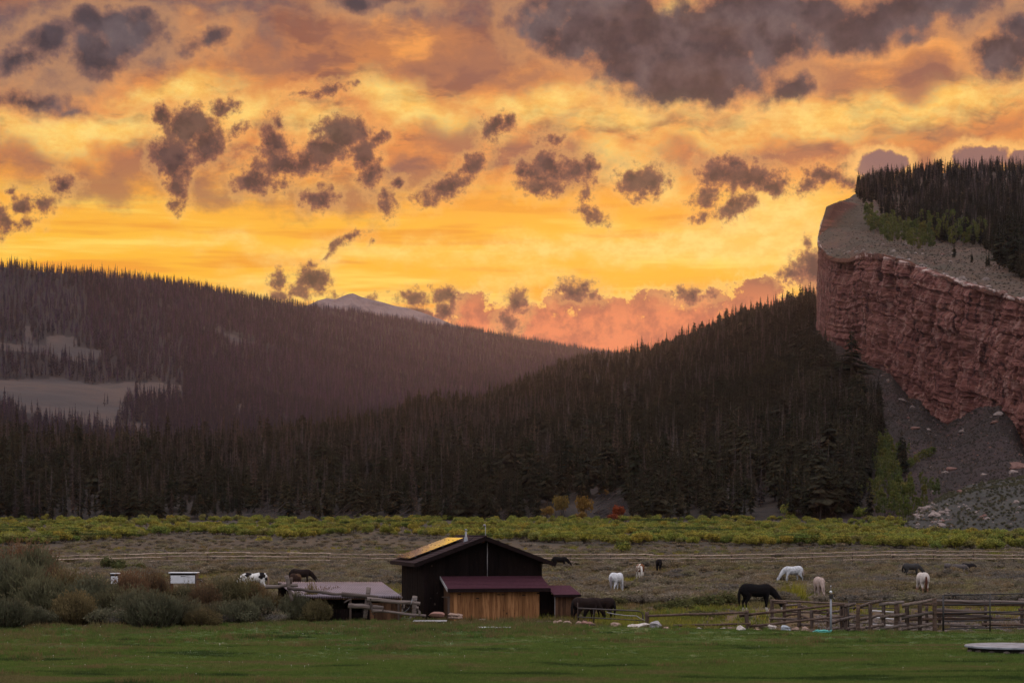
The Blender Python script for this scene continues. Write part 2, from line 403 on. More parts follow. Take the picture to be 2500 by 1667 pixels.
def leafy(name, cols, rough=0.85, amount=0.5, patch=None):
    """foliage: each plant its own tint, with patches of older and younger leaves"""
    def fn(g, b):
        r = orand(g); p = geopos(g)
        c = g.ramp(r, [(i / max(1, len(cols) - 1), c) for i, c in enumerate(cols)])
        n = g.noise(objco(g), 1.3, 2, 0.6)
        if patch:       # the ground they grow on differs from place to place
            sc, c2, c3 = patch; q = g.noise(g.mapping(p, scale=sc), 1.0, 4, 0.6); c = g.mix(g.step(q, 0.52, 0.66), c, c2); c = g.mix(g.step(q, 0.46, 0.34), c, c3)
        hs = g.n.new('ShaderNodeHueSaturation'); g.put(hs.inputs['Color'], c)
        g.put(hs.inputs['Value'], g.step(n, 0.3, 0.7, 1 - amount, 1 + amount))
        g.put(b.inputs['Base Color'], hs.outputs[0])
        t = g.n.new('ShaderNodeBsdfTranslucent'); g.put(t.inputs[0], hs.outputs[0])
        mx = g.n.new('ShaderNodeMixShader'); mx.inputs[0].default_value = 0.42
        out = [n_ for n_ in g.n if n_.type == 'OUTPUT_MATERIAL'][0]
        g.l.new(b.outputs[0], mx.inputs[1]); g.l.new(t.outputs[0], mx.inputs[2]); g.l.new(mx.outputs[0], out.inputs[0])
    return material(name, fn, rough, 0.1)

# ================================================================== haze and air
def build_haze():
    bm = bmesh.new(); bmesh.ops.create_cube(bm, size=1.0)
    me = bpy.data.meshes.new('haze'); 
    x0, x1, y0, y1, z0, z1 = -6000, 6000, -900, 7900, -6.0, 765.0
    for v in bm.verts:
        v.co = Vector(((x0 + x1) / 2 + v.co.x * (x1 - x0), (y0 + y1) / 2 + v.co.y * (y1 - y0), (z0 + z1) / 2 + v.co.z * (z1 - z0)))
    bm.to_mesh(me); bm.free()
    m = bpy.data.materials.new('haze'); m.use_nodes = True; t = m.node_tree; t.nodes.clear()
    v = t.nodes.new('ShaderNodeVolumePrincipled'); v.inputs['Density'].default_value = HAZE
    v.inputs['Color'].default_value = L(0.93, 0.84, 1.0); v.inputs['Anisotropy'].default_value = 0.70
    o = t.nodes.new('ShaderNodeOutputMaterial'); t.links.new(v.outputs[0], o.inputs['Volume'])
    me.materials.append(m)
    return tag(link(bpy.data.objects.new('haze', me)), kind='stuff')
HAZE = 1.4e-5
build_haze()

# ================================================================== land
T = lambda *p: (np.array([q[0] for q in p], float), np.array([q[1] for q in p], float))
def ground_z(x, y):
    y = np.asarray(y, float)
    z = np.interp(y, [0, 395, 700, 760, 9000], [0, 0, 7.4, 7.6, 7.6])
    z = z + 0.12 * fbm(np.asarray(x) / 14, y / 14, 0, 3, 5) * np.clip((y - 104) / 30, 0, 1)
    return z
LAWN = T((-400, 1536), (0, 1534), (300, 1532), (600, 1528), (830, 1512), (960, 1508), (1060, 1514), (1100, 1528), (1400, 1527),
         (1600, 1537), (1800, 1541), (2000, 1548), (2400, 1546), (2900, 1546))
def lawn_edge(px): return 21875.0 / (np.interp(px, *LAWN) + 3.5 * fbm(np.asarray(px) / 45.0, 0.5, 0, 3, 19) - HOR)      # distance of the lawn's far edge
def on_lawn(x, y): return y < lawn_edge(1250 + x / max(y, 1) * F)
def lawn_z(x, y):
    z = 0.08 + 0.10 * fbm(np.asarray(x) / 5.5, np.asarray(y) / 2.6, 0, 3, 8)
    return float(z) if np.ndim(z) == 0 else z
def gz(x, y):
    y = max(y, 1.0)
    if y < 96 and on_lawn(x, y): return lawn_z(x, y)
    return float(ground_z(x, y))

def m_ground(g, b):
    p = geopos(g)
    n = g.noise(p, 0.06, 4, 0.6); n2 = g.noise(p, 0.9, 4, 0.6)
    c = g.mix(g.step(n, 0.35, 0.65), L(0.0540, 0.0414, 0.0306), L(0.0702, 0.0540, 0.0306))
    c = g.mix(g.step(n2, 0.4, 0.65), c, L(0.0324, 0.0261, 0.0195))
    bump(g, b, n2, 0.8, 0.2); return c
M_ground = material('pasture_soil', m_ground)
ys = np.concatenate([np.linspace(-900, 40, 8), np.linspace(48, 140, 90), np.geomspace(142, 800, 120), np.linspace(900, 7800, 10)])
us = np.linspace(-1, 1, 260)
yy, uu = np.meshgrid(ys, us, indexing='ij')
xx = uu * (150 + 0.70 * np.abs(yy))
pts = np.stack([xx, yy, ground_z(xx, yy)], -1)
grid_obj('ground', pts, M_ground, flip=True)

def m_lawn(g, b):
    p = geopos(g)
    n = g.noise(g.mapping(p, scale=(0.5, 1.2, 1)), 0.35, 4, 0.6); n2 = g.noise(p, 3.5, 4, 0.65)
    y = g.sep(p)[1]
    c = g.mix(g.step(n, 0.35, 0.65), L(0.0399, 0.0713, 0.0162), L(0.0684, 0.1058, 0.0270))
    c = g.mix(g.m('MULTIPLY', g.step(n2, 0.45, 0.7), 0.5), c, L(0.0617, 0.0862, 0.0252))
    dry = g.m('ADD', g.step(y, 76, 95), g.m('MULTIPLY', g.m('SUBTRACT', g.noise(p, 0.3, 4, 0.6), 0.5), 1.6))
    c = g.mix(g.m('MULTIPLY', g.step(dry, 0.45, 1.05), 0.75), c, L(0.0902, 0.0897, 0.0378))
    bump(g, b, n2, 0.6, 0.06); return c
M_lawn = material('lawn_grass', m_lawn)
pxs = np.linspace(-600, 3100, 260); ts = np.linspace(0, 1, 70)
edge = lawn_edge(pxs)
dd = 40 + (edge[None, :] - 40) * ts[:, None]
xx = (pxs[None, :] - 1250) / F * dd
zz = lawn_z(xx, dd)
zz[-1, :] = -0.02; zz[-2, :] -= 0.01
grid_obj('lawn', np.stack([xx, dd, zz], -1), M_lawn, flip=True)

class Sheet:
    """a piece of land lofted through rows of (x, y, d) control tables; keeps itself for planting"""
    def __init__(s, rows, nx, subs, amp=2.0, wl=60.0, seed=1):
        # rows: list of (xs, ys, ds) arrays with equal parametrisation 0..1
        u = np.linspace(0, 1, nx); R_ = []
        for xs, yv, dv in rows:
            xr = np.linspace(xs[0], xs[-1], nx)
            y_ = np.interp(xr, xs, yv); d_ = np.interp(xr, xs, dv)
            R_.append(np.stack([(xr - 1250) / F * d_, d_, CAM_H - (y_ - HOR) / F * d_], -1))
        out = []
        for k in range(len(R_) - 1):
            n = subs[k]
            for j in range(n + (1 if k == len(R_) - 2 else 0)):
                t = j / n; out.append(R_[k] * (1 - t) + R_[k + 1] * t)
        p = np.array(out)
        if amp:
            fade = np.ones(p.shape[0])[:, None]
            p[..., 2] += amp * fbm(p[..., 0] / wl, p[..., 1] / wl, 0, 5, seed) * fade
        s.p = p
    def at(s, v, u):
        n, m = s.p.shape[:2]
        a = np.clip(v, 0, 1) * (n - 1.001); b = np.clip(u, 0, 1) * (m - 1.001)
        i, j = a.astype(int), b.astype(int); fa, fb = (a - i)[:, None], (b - j)[:, None]
        return (s.p[i, j] * (1 - fa) + s.p[i + 1, j] * fa) * (1 - fb) + (s.p[i, j + 1] * (1 - fa) + s.p[i + 1, j + 1] * fa) * fb
def to_px(p):
    return 1250 + p[:, 0] / p[:, 1] * F, HOR - (p[:, 2] - CAM_H) / p[:, 1] * F
def tab(*pts):
    a = np.array(pts, float); return a[:, 0], a[:, 1], a[:, 2]

def soil(name, c1, c2, c3, s1=0.01, s2=0.12, bs=0.8, bd=1.0):
    def fn(g, b):
        p = geopos(g); n = g.noise(p, s1, 5, 0.6); n2 = g.noise(p, s2, 6, 0.65)
        c = g.mix(g.step(n, 0.38, 0.62), c1, c2)
        c = g.mix(g.step(n2, 0.48, 0.66), c, c3)
        bump(g, b, n2, bs, bd); return c
    return material(name, fn)

# far mountain
Mt = Sheet([tab((500, 860, 5900), (1500, 900, 5900)),
            tab((600, 790, 6200), (700, 765, 6200), (757, 745, 6200), (775, 735, 6200), (797, 729, 6200), (820, 730, 6200), (838, 722, 6200), (850, 718, 6200), (862, 716, 6200), (880, 724, 6200),
                (904, 731, 6200), (945, 741, 6200), (989, 751, 6200), (1030, 764, 6200), (1063, 776, 6200), (1105, 793, 6200), (1200, 820, 6200), (1400, 850, 6200)),
            tab((600, 850, 6900), (1400, 900, 6900))], 240, [40, 14], 9.0, 180.0, 3)
grid_obj('far_mountain', Mt.p, soil('mountain_rock', L(0.1550, 0.1170, 0.1240), L(0.1922, 0.1500, 0.1519), L(0.0992, 0.0750, 0.0837), 0.004, 0.02, 1.0, 20.0), flip=True)

# wooded hill on the left
LH = Sheet([tab((-500, 1200, 1750), (1900, 1160, 2000)),
            tab((-500, 1020, 2050), (0, 1022, 2100), (300, 1035, 2150), (450, 1030, 2250), (700, 1010, 2500), (1100, 1000, 3000), (1500, 960, 3600), (1900, 960, 3800)),
            tab((-500, 925, 2350), (0, 928, 2420), (250, 930, 2500), (450, 940, 2560), (700, 935, 2900), (1100, 930, 3700), (1500, 920, 4600), (1900, 920, 4800)),
            tab((-500, 640, 2800), (0, 655, 2950), (213, 671, 3150), (425, 696, 3650), (744, 749, 4600), (1105, 798, 5600), (1382, 846, 6300), (1488, 862, 6600), (1900, 930, 7200)),
            tab((-500, 700, 3200), (0, 715, 3400), (744, 800, 5000), (1382, 880, 6800), (1900, 960, 7600))], 320, [24, 30, 110, 8], 5.0, 130.0, 9)
MEADOWS = [[(-400, 925), (0, 930), (129, 921), (238, 937), (384, 932), (470, 948), (375, 968), (310, 975), (289, 984), (306, 995), (285, 1030), (360, 1032), (357, 1056), (300, 1050), (170, 1030), (40, 1000), (0, 985), (-400, 1000)],
           [(-400, 836), (0, 838), (100, 842), (105, 850), (175, 850), (255, 855), (252, 872), (190, 884), (150, 872), (40, 856), (-400, 850)],
           [(55, 793), (82, 795), (80, 842), (60, 838)], [(105, 824), (178, 820), (178, 852), (105, 852)],
           [(466, 797), (530, 803), (571, 818), (640, 842), (580, 850), (540, 824)], [(580, 985), (610, 996), (585, 1012)]]
def inpoly(x, y, poly):
    x, y = np.asarray(x), np.asarray(y); ins = np.zeros(x.shape, bool); n = len(poly)
    for i in range(n):
        x1, y1 = poly[i]; x2, y2 = poly[(i + 1) % n]
        ins ^= ((y1 > y) != (y2 > y)) & (x < (x2 - x1) * (y - y1) / (y2 - y1 + 1e-9) + x1)
    return ins
def in_meadow(x, y):
    x2 = x + 16 * fbm(x / 26, y / 12, 0, 3, 66); y2 = y + 6 * fbm(x / 22, y / 9, 3, 3, 67)
    return np.any([inpoly(x2, y2, m_) for m_ in MEADOWS], axis=0)
def m_hill(g, b):
    p = geopos(g); n = g.noise(p, 0.006, 5, 0.6); n2 = g.noise(p, 0.04, 6, 0.65)
    c = g.mix(g.step(n, 0.40, 0.60), L(0.040, 0.034, 0.036), L(0.070, 0.048, 0.042))
    c = g.mix(g.step(n2, 0.48, 0.66), c, L(0.0465, 0.0384, 0.0372))
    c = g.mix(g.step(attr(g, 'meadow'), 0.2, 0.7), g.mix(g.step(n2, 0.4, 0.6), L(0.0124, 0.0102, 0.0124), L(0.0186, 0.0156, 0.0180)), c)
    bump(g, b, n2, 0.6, 2.0); return c
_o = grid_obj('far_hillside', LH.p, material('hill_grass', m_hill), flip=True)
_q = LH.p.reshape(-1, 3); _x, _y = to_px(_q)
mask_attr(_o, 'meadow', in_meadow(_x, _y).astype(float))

# wooded hillside in the middle and right
NH = Sheet([tab((-400, 1296, 668), (2300, 1296, 668)),
            tab((-400, 1090, 1000), (0, 1078, 1040), (110, 1098, 1060), (265, 1112, 1120), (425, 1108, 1200), (640, 1088, 1350), (915, 1046, 1600), (1020, 1010, 1750), (1170, 1000, 2000),
                (1290, 948, 2300), (1424, 882, 2900), (1500, 872, 2950), (1595, 856, 2900), (1700, 820, 2800), (1807, 784, 2500), (1913, 757, 2200), (1988, 738, 1900), (2030, 800, 1900), (2120, 1080, 1500), (2300, 1280, 1000)),
            tab((-400, 1180, 1300), (425, 1150, 1600), (915, 1100, 2100), (1170, 1060, 2500), (1424, 960, 3300), (1595, 930, 3300), (1807, 860, 2900), (1988, 800, 2300), (2120, 1100, 1900), (2300, 1290, 1400))],
           360, [120, 8], 4.0, 45.0, 21)
M_forestfloor = soil('forest_floor', L(0.0192, 0.0150, 0.0122), L(0.0272, 0.0203, 0.0166), L(0.0144, 0.0112, 0.0094), 0.02, 0.2, 1.0, 1.0)
grid_obj('forest_hillside', NH.p, M_forestfloor, flip=True)

# scree below the cliff
SC = Sheet([tab((1940, 1310, 664), (2700, 1330, 540)),
            tab((1940, 1060, 905), (2050, 1080, 880), (2150, 1120, 830), (2300, 1130, 800), (2450, 1140, 750), (2700, 1160, 700)),
            tab((1940, 900, 1215), (2000, 832, 1290), (2060, 862, 1235), (2130, 900, 1155), (2180, 925, 1105), (2219, 972, 1075), (2247, 984, 1050), (2276, 1020, 1030), (2314, 1044, 1000), (2350, 1018, 978),
                (2394, 998, 950), (2439, 994, 925), (2475, 1030, 905), (2500, 1100, 880), (2700, 1150, 790)),
            tab((1940, 870, 1290), (2000, 800, 1400), (2180, 900, 1200), (2314, 1000, 1080), (2394, 960, 1030), (2500, 1060, 960), (2700, 1100, 860))],
           300, [60, 110, 8], 3.0, 26.0, 31)
def m_scree(g, b):
    p = geopos(g); n = g.noise(p, 0.03, 5, 0.6); n2 = g.noise(p, 1.1, 6, 0.7); n3 = g.noise(g.mapping(p, scale=(1, 0.35, 1)), 0.08, 5, 0.6)
    c = g.mix(g.step(n, 0.38, 0.62), L(0.0424, 0.0255, 0.0243), L(0.0342, 0.0245, 0.0210))
    c = g.mix(g.m('MULTIPLY', g.step(n3, 0.55, 0.68), 0.8), c, L(0.0648, 0.0337, 0.0315))
    c = g.mix(g.step(n2, 0.50, 0.60), c, L(0.0200, 0.0148, 0.0160))
    bump(g, b, n2, 1.0, 1.2); return c
grid_obj('scree_slope', SC.p, material('scree', m_scree), flip=True)

# sage mound at the right foot
MD = Sheet([tab((2170, 1330, 500), (2900, 1350, 450)),
            tab((2225, 1262, 545), (2260, 1245, 545), (2305, 1222, 545), (2400, 1200, 540), (2500, 1180, 535), (2900, 1160, 530)),
            tab((2240, 1248, 580), (2270, 1232, 590), (2305, 1206, 600), (2360, 1190, 600), (2420, 1176, 600), (2500, 1163, 600), (2900, 1140, 600)),
            tab((2280, 1270, 680), (2500, 1230, 700), (2900, 1200, 700))], 120, [24, 24, 8], 1.2, 14.0, 37)
M_mound = soil('mound_sage_soil', L(0.0450, 0.0420, 0.0375), L(0.0540, 0.0510, 0.0435), L(0.0338, 0.0307, 0.0285), 0.05, 0.5, 1.0, 0.6)
grid_obj('sage_mound', MD.p, M_mound, flip=True)

# plateau above the cliff
PL = Sheet([tab((2001, 613, 1335), (2023, 636, 1310), (2050, 639, 1285), (2075, 639, 1255), (2110, 625, 1210), (2160, 634, 1150), (2212, 646, 1100), (2328, 689, 1015), (2433, 720, 945), (2500, 740, 905), (2700, 809, 810)),
            tab((2001, 604, 1335), (2023, 627, 1310), (2050, 630, 1285), (2075, 630, 1255), (2110, 616, 1210), (2160, 625, 1150), (2212, 637, 1100), (2328, 680, 1015), (2433, 711, 945), (2500, 731, 905), (2700, 800, 810)),
            tab((1997, 580, 1420), (2023, 557, 1430), (2075, 553, 1425), (2110, 560, 1390), (2212, 592, 1300), (2328, 634, 1150), (2433, 662, 1060), (2500, 682, 1010), (2700, 730, 930)),
            tab((2017, 508, 1440), (2040, 497, 1440), (2060, 492, 1450), (2110, 500, 1480), (2212, 535, 1480), (2328, 570, 1330), (2433, 590, 1250), (2500, 605, 1200), (2700, 650, 1100)),
            tab((2093, 483, 1650), (2120, 462, 1750), (2173, 444, 1850), (2250, 430, 1900), (2300, 424, 1950), (2500, 414, 1950), (2700, 405, 1950)),
            tab((2100, 520, 1900), (2173, 480, 2100), (2700, 470, 2300))], 280, [4, 50, 18, 50, 6], 1.6, 30.0, 41)
def m_plateau(g, b):
    p = geopos(g); n = g.noise(p, 0.02, 5, 0.6); n2 = g.noise(p, 0.28, 5, 0.7); n3 = g.noise(g.mapping(p, scale=(1, 0.3, 1)), 0.07, 5, 0.6)
    nz = g.sep(g.n.new('ShaderNodeNewGeometry').outputs['True Normal'])[2]
    c = g.mix(g.step(n, 0.38, 0.62), L(0.0891, 0.0539, 0.0364), L(0.0628, 0.0477, 0.0320))
    c = g.mix(g.m('MULTIPLY', g.step(n3, 0.52, 0.68), 0.7), c, L(0.1069, 0.0520, 0.0364))
    c = g.mix(g.step(n2, 0.50, 0.62), c, L(0.0392, 0.0282, 0.0215))
    c = g.mix(g.step(nz, 0.72, 0.5), c, g.mix(g.step(g.noise(g.mapping(p, scale=(0.01, 0.01, 0.35)), 1.0, 5, 0.65), 0.42, 0.6), L(0.1725, 0.0714, 0.0478), L(0.0862, 0.0347, 0.0258)))
    bump(g, b, n2, 1.0, 0.9); return c
grid_obj('plateau', PL.p, material('plateau_grass', m_plateau), flip=True)

# ---- the red cliff
def build_cliff():
    ctrl = np.array([  # x px, rim y, base y, distance
        (2760, 830, 1200, 785), (2700, 800, 1200, 810), (2500, 731, 1165, 905), (2433, 711, 1080, 945), (2328, 680, 1075, 1015), (2212, 637, 1010, 1100), (2160, 625, 960, 1150), (2110, 616, 930, 1210), (2075, 630, 905, 1255),
        (2050, 630, 890, 1285), (2023, 627, 870, 1310), (2001, 604, 860, 1335), (1996, 592, 850, 1380), (1997, 580, 850, 1420), (2004, 545, 860, 1440), (2017, 508, 880, 1452), (2060, 494, 900, 1560), (2120, 490, 900, 1700)], float)
    X = (ctrl[:, 0] - 1250) / F * ctrl[:, 3]; Y = ctrl[:, 3]
    zr = CAM_H - (ctrl[:, 1] - HOR) / F * Y; zb = CAM_H - (ctrl[:, 2] - HOR) / F * Y - 6
    s = np.concatenate([[0], np.cumsum(np.hypot(np.diff(X), np.diff(Y)))])
    # columns spaced evenly in the picture on the long face, by length round the end
    nu, nv = 900, 240
    w = np.concatenate([[0], np.cumsum(np.maximum(np.abs(np.diff(ctrl[:, 0])), 12))])
    su = np.interp(np.linspace(0, w[-1], nu), w, s)
    x, y, r, bz = (np.interp(su, s, a) for a in (X, Y, zr, zb))
    tx, ty = np.gradient(x), np.gradient(y); l = np.hypot(tx, ty)
    k = np.ones(41) / 41
    tx, ty = (np.convolve(np.pad(a / l, 20, mode='edge'), k, 'valid') for a in (tx, ty)); l = np.hypot(tx, ty)
    nxn, nyn = -ty / l, tx / l            # faces left / to the camera
    v = np.linspace(0, 1, nv)[:, None]; su_ = su[None, :]
    h = (r - bz)[None, :]
    zz = bz[None, :] + v * h
    hz = (v - 1) * h                      # metres below the rim: beds run parallel to it
    warp = 1.2 * fbm(su_ / 30, hz / 30, 0, 3, 3)
    bed = hz + warp
    n_b = lambda sc, seed: vnoise(bed / sc, su_ / 160, 0, seed)
    terr = lambda q: np.sign(q) * np.abs(q) ** 0.45
    d = 1.0 * terr(n_b(9.0, 5)) + 0.65 * terr(n_b(3.6, 6)) + 0.45 * terr(n_b(1.5, 7))
    # joints and buttresses
    sj = su_ + 2.5 * fbm(su_ / 12, hz / 14, 0, 3, 8)
    d = d + 5.5 * fbm(su_ / 55, hz / 90, 0, 3, 9) + 3.6 * terr(fbm(sj / 17, hz / 60 + 3, 0, 2, 10))
    d = d + 1.2 * terr(vnoise(sj / 5.5, np.floor(bed / 9.0 + 50) * 7.3, 0, 12)) + 0.8 * terr(vnoise(sj / 2.0, np.floor(bed / 3.6 + 50) * 3.1, 0, 13))
    crack = np.abs(fbm(sj / 9, bed / 45, 0, 3, 14)); d = d - 4.0 * np.clip(1 - crack / 0.05, 0, 1)
    d = d + 0.45 * fbm(su_ / 1.4, hz / 1.0, 0, 3, 15)
    batter = 3.2 * (1 - v) ** 1.3
    endf = np.clip((s[11] - su_) / 60.0, 0.25, 1.0)
    cap = np.clip(1 - (-hz) / 5.0, 0, 1)
    d = d * (1 - 0.75 * cap) * endf + batter * endf + 0.9 * cap * terr(vnoise(bed / 1.6, su_ / 200, 0, 16))
    d[-1, :] = d[-1, :] * 0 - 1.5; d[-2, :] = np.minimum(d[-2, :], 0.3)
    zz = zz + 0.5 * fbm(su_ / 6, hz / 6, 0, 2, 17) * np.clip((1 - v) * 20, 0, 1)
    zz[-1, :] -= 0.0
    pts = np.stack([x[None, :] + nxn[None, :] * d, y[None, :] + nyn[None, :] * d, zz], -1)
    uv = np.stack([np.broadcast_to(su_, d.shape), np.broadcast_to(hz, d.shape)], -1)
    def fn(g, b):
        uvn = g.n.new('ShaderNodeUVMap').outputs[0]
        u, hh, _ = g.sep(uvn)
        wn = g.noise(uvn, 0.05, 3, 0.5, color=True)
        q = g.v('ADD', uvn, g.v('SCALE', g.v('SUBTRACT', wn, (0.5, 0.5, 0.5)), scale=5.0))
        beds = g.noise(g.mapping(q, scale=(0.012, 0.26, 1)), 1.0, 6, 0.65)
        blot = g.noise(g.mapping(q, scale=(0.045, 0.05, 1)), 1.0, 6, 0.62)
        streak = g.noise(g.mapping(q, scale=(0.32, 0.016, 1)), 1.0, 6, 0.66)
        fine = g.noise(g.mapping(q, scale=(0.8, 0.8, 1)), 1.0, 4, 0.7)
        c = g.mix(g.step(beds, 0.36, 0.64), L(0.0975, 0.0357, 0.0310), L(0.1898, 0.0756, 0.0620))
        c = g.mix(g.m('MULTIPLY', g.step(blot, 0.42, 0.66), 0.65), c, L(0.2070, 0.0920, 0.0736))
        c = g.mix(g.m('MULTIPLY', g.step(streak, 0.52, 0.66), 0.6), c, L(0.33, 0.205, 0.175))
        c = g.mix(g.m('MULTIPLY', g.step(streak, 0.46, 0.36), 0.92), c, L(0.034, 0.017, 0.017))
        pale = g.m('MULTIPLY', g.step(hh, -2.8, -0.8), g.step(g.noise(g.mapping(q, scale=(0.05, 0.5, 1)), 1.0, 5, 0.6), 0.42, 0.6))
        c = g.mix(g.m('MULTIPLY', pale, 0.85), c, L(0.50, 0.40, 0.36))
        c = g.mix(g.m('MULTIPLY', g.step(fine, 0.5, 0.7), 0.5), c, L(0.075, 0.032, 0.030))
        bump(g, b, g.m('ADD', fine, g.m('MULTIPLY', beds, 2.0)), 0.8, 0.8)
        return c
    grid_obj('red_cliff', pts, material('red_sandstone', fn, 0.95, 0.1), uv=uv, flip=False, smooth=False)
    return X, Y
build_cliff()

# broken rocks: rubble of pale and red stones
def rock_mesh(name, seed, sub=2, rough=0.22, flat=0.75):
    bm = bmesh.new(); bmesh.ops.create_icosphere(bm, subdivisions=sub, radius=1.0)
    co = np.array([v.co[:] for v in bm.verts])
    n = fbm(co[:, 0] * 1.1 + seed * 7.3, co[:, 1] * 1.1, co[:, 2] * 1.1 + seed, 3, seed)
    r2 = np.random.default_rng(seed)
    planes = r2.normal(size=(7, 3)); planes /= np.linalg.norm(planes, axis=1)[:, None]
    for v, c, nn in zip(bm.verts, co, n):
        c = c * (1 + rough * nn * 2)
        for pl in planes:
            dd_ = c @ pl - 0.72
            if dd_ > 0: c = c - pl * dd_ * 0.8
        v.co = (c[0], c[1], c[2] * flat)
    me = bpy.data.meshes.new(name); bm.to_mesh(me); bm.free()
    return me

# ================================================================== plants: prototypes
class MB:
    def __init__(s): s.v = []; s.f = []; s.m = []
    def tri(s, a, b, c, mi=0): n = len(s.v); s.v += [a, b, c]; s.f.append((n, n + 1, n + 2)); s.m.append(mi)
    def tube(s, pts, rad, k=5, mi=0, cap=True):
        pts = [Vector(p) for p in pts]; n0 = len(s.v)
        for i, p in enumerate(pts):
            d = (pts[min(i + 1, len(pts) - 1)] - pts[max(i - 1, 0)]).normalized()
            a = d.orthogonal().normalized() if abs(d.z) < 0.9 else Vector((1, 0, 0))
            a = (a - d * a.dot(d)).normalized(); b = d.cross(a)
            for j in range(k):
                t = 2 * math.pi * j / k; q = p + (a * math.cos(t) + b * math.sin(t)) * rad[i]
                s.v.append(tuple(q))
        for i in range(len(pts) - 1):
            for j in range(k):
                a = n0 + i * k + j; b = n0 + i * k + (j + 1) % k
                s.f.append((a, b, b + k)); s.m.append(mi); s.f.append((a, b + k, a + k)); s.m.append(mi)
        if cap:
            for e, base in ((0, n0), (1, n0 + (len(pts) - 1) * k)):
                for j in range(1, k - 1):
                    t = (base, base + j, base + j + 1); s.f.append(t if e else t[::-1]); s.m.append(mi)
    def mesh(s, name, mats, smooth=False):
        me = mesh_np(name, s.v, s.f, smooth, mats)
        if len(mats) > 1: me.polygons.foreach_set('material_index', np.array(s.m, dtype=np.int32))
        return me
M_bark = soil('conifer_bark', L(0.060, 0.048, 0.042), L(0.085, 0.07, 0.062), L(0.04, 0.03, 0.026), 0.5, 3.0, 0.3, 0.05)
M_greywood = leafy('dead_grey_wood', [L(0.10, 0.086, 0.086), L(0.075, 0.064, 0.065), L(0.15, 0.13, 0.13), L(0.065, 0.052, 0.052)], 0.9, 0.25)
M_needle = leafy('conifer_needles', [L(0.0175, 0.0225, 0.0125), L(0.0297, 0.0312, 0.0175), L(0.0216, 0.0225, 0.0150), L(0.0405, 0.0350, 0.0225)], 0.9, 0.45, patch=((0.016, 0.010, 0.03), L(0.046, 0.042, 0.024), L(0.014, 0.018, 0.012)))
M_deadneedle = leafy('dying_needles', [L(0.0783, 0.0600, 0.0576), L(0.0594, 0.0475, 0.0480), L(0.0837, 0.0587, 0.0480), L(0.0675, 0.0550, 0.0576)], 0.9, 0.35, patch=((0.014, 0.009, 0.03), L(0.090, 0.066, 0.052), L(0.050, 0.046, 0.050)))
M_hazeneedle = leafy('haze_tinted_needles', [L(0.0303, 0.0294, 0.0481), L(0.0428, 0.0382, 0.0612), L(0.0357, 0.0309, 0.0591)], 0.9, 0.3)  # blue-purple put into the needles to make up for thin distance haze
M_hazedying = leafy('haze_tinted_dying_needles', [L(0.0810, 0.0536, 0.1046), L(0.0626, 0.0449, 0.0879), L(0.0920, 0.0580, 0.1088)], 0.9, 0.3)  # grey-purple dead needles, pushed further to purple in place of haze
M_aspenbark = soil('aspen_bark', L(0.1700, 0.1550, 0.1300), L(0.2100, 0.1900, 0.1600), L(0.0800, 0.0700, 0.0600), 0.5, 2.0, 0.2, 0.02)
M_aspen = leafy('aspen_leaves', [L(0.0864, 0.1152, 0.0259), L(0.1188, 0.1260, 0.0274), L(0.0684, 0.0972, 0.0302), L(0.1440, 0.1296, 0.0288)], 0.7, 0.4)

def conifer(seed, H=15.0, Rr=1.5, dead=0.0, levels=20, br=9, start=0.10, wob=0.35, topflat=False):
    r = random.Random(seed); tr, cr = MB(), MB()
    lean = (r.uniform(-.02, .02), r.uniform(-.02, .02))
    tr.tube([(0, 0, -1.0), (lean[0] * H * .5, lean[1] * H * .5, H * .5), (lean[0] * H, lean[1] * H, H * (0.9 if topflat else 1.0))], [H * 0.0125, H * 0.008, 0.02], 5)
    for k in range(levels):
        t = (k + r.random() * 0.6) / levels; z = H * (start + (0.985 - start) * t)
        if topflat: R0 = Rr * math.sin(math.pi * min(1, 0.18 + 0.80 * t)) ** 0.7
        else: R0 = Rr * (1 - t) ** 0.80 * min(1.0, 0.5 + t * 4) + 0.06
        gapk = r.uniform(0.65, 1.15)
        for j in range(br):
            if r.random() < 0.12 + dead * 0.55: continue
            a = 2 * math.pi * (j + r.random() * .8) / br; R1 = R0 * gapk * (1 + r.uniform(-wob, wob))
            ca, sa = math.cos(a), math.sin(a); zz = z + r.uniform(-.5, .5) * H / levels
            dr = R1 * r.uniform(0.15, 0.5)
            lx, ly = lean[0] * zz, lean[1] * zz
            root = (lx, ly, zz + R1 * 0.15); tip = (lx + ca * R1, ly + sa * R1, zz - dr)
            w = R1 * (0.34 if dead < .5 else 0.07) + 0.03; mx, my, mz = lx + ca * R1 * .55, ly + sa * R1 * .55, zz - dr * .4
            th = H / levels * (0.55 if dead < .5 else 0.12)
            l_ = (mx - sa * w, my + ca * w, mz - w * .35); r_ = (mx + sa * w, my - ca * w, mz - w * .35)
            cr.tri(root, l_, tip); cr.tri(root, tip, r_)
            cr.tri(root, (mx, my, mz + th * .35), (mx + ca * R1 * .15, my + sa * R1 * .15, mz - th))
    return tr, cr
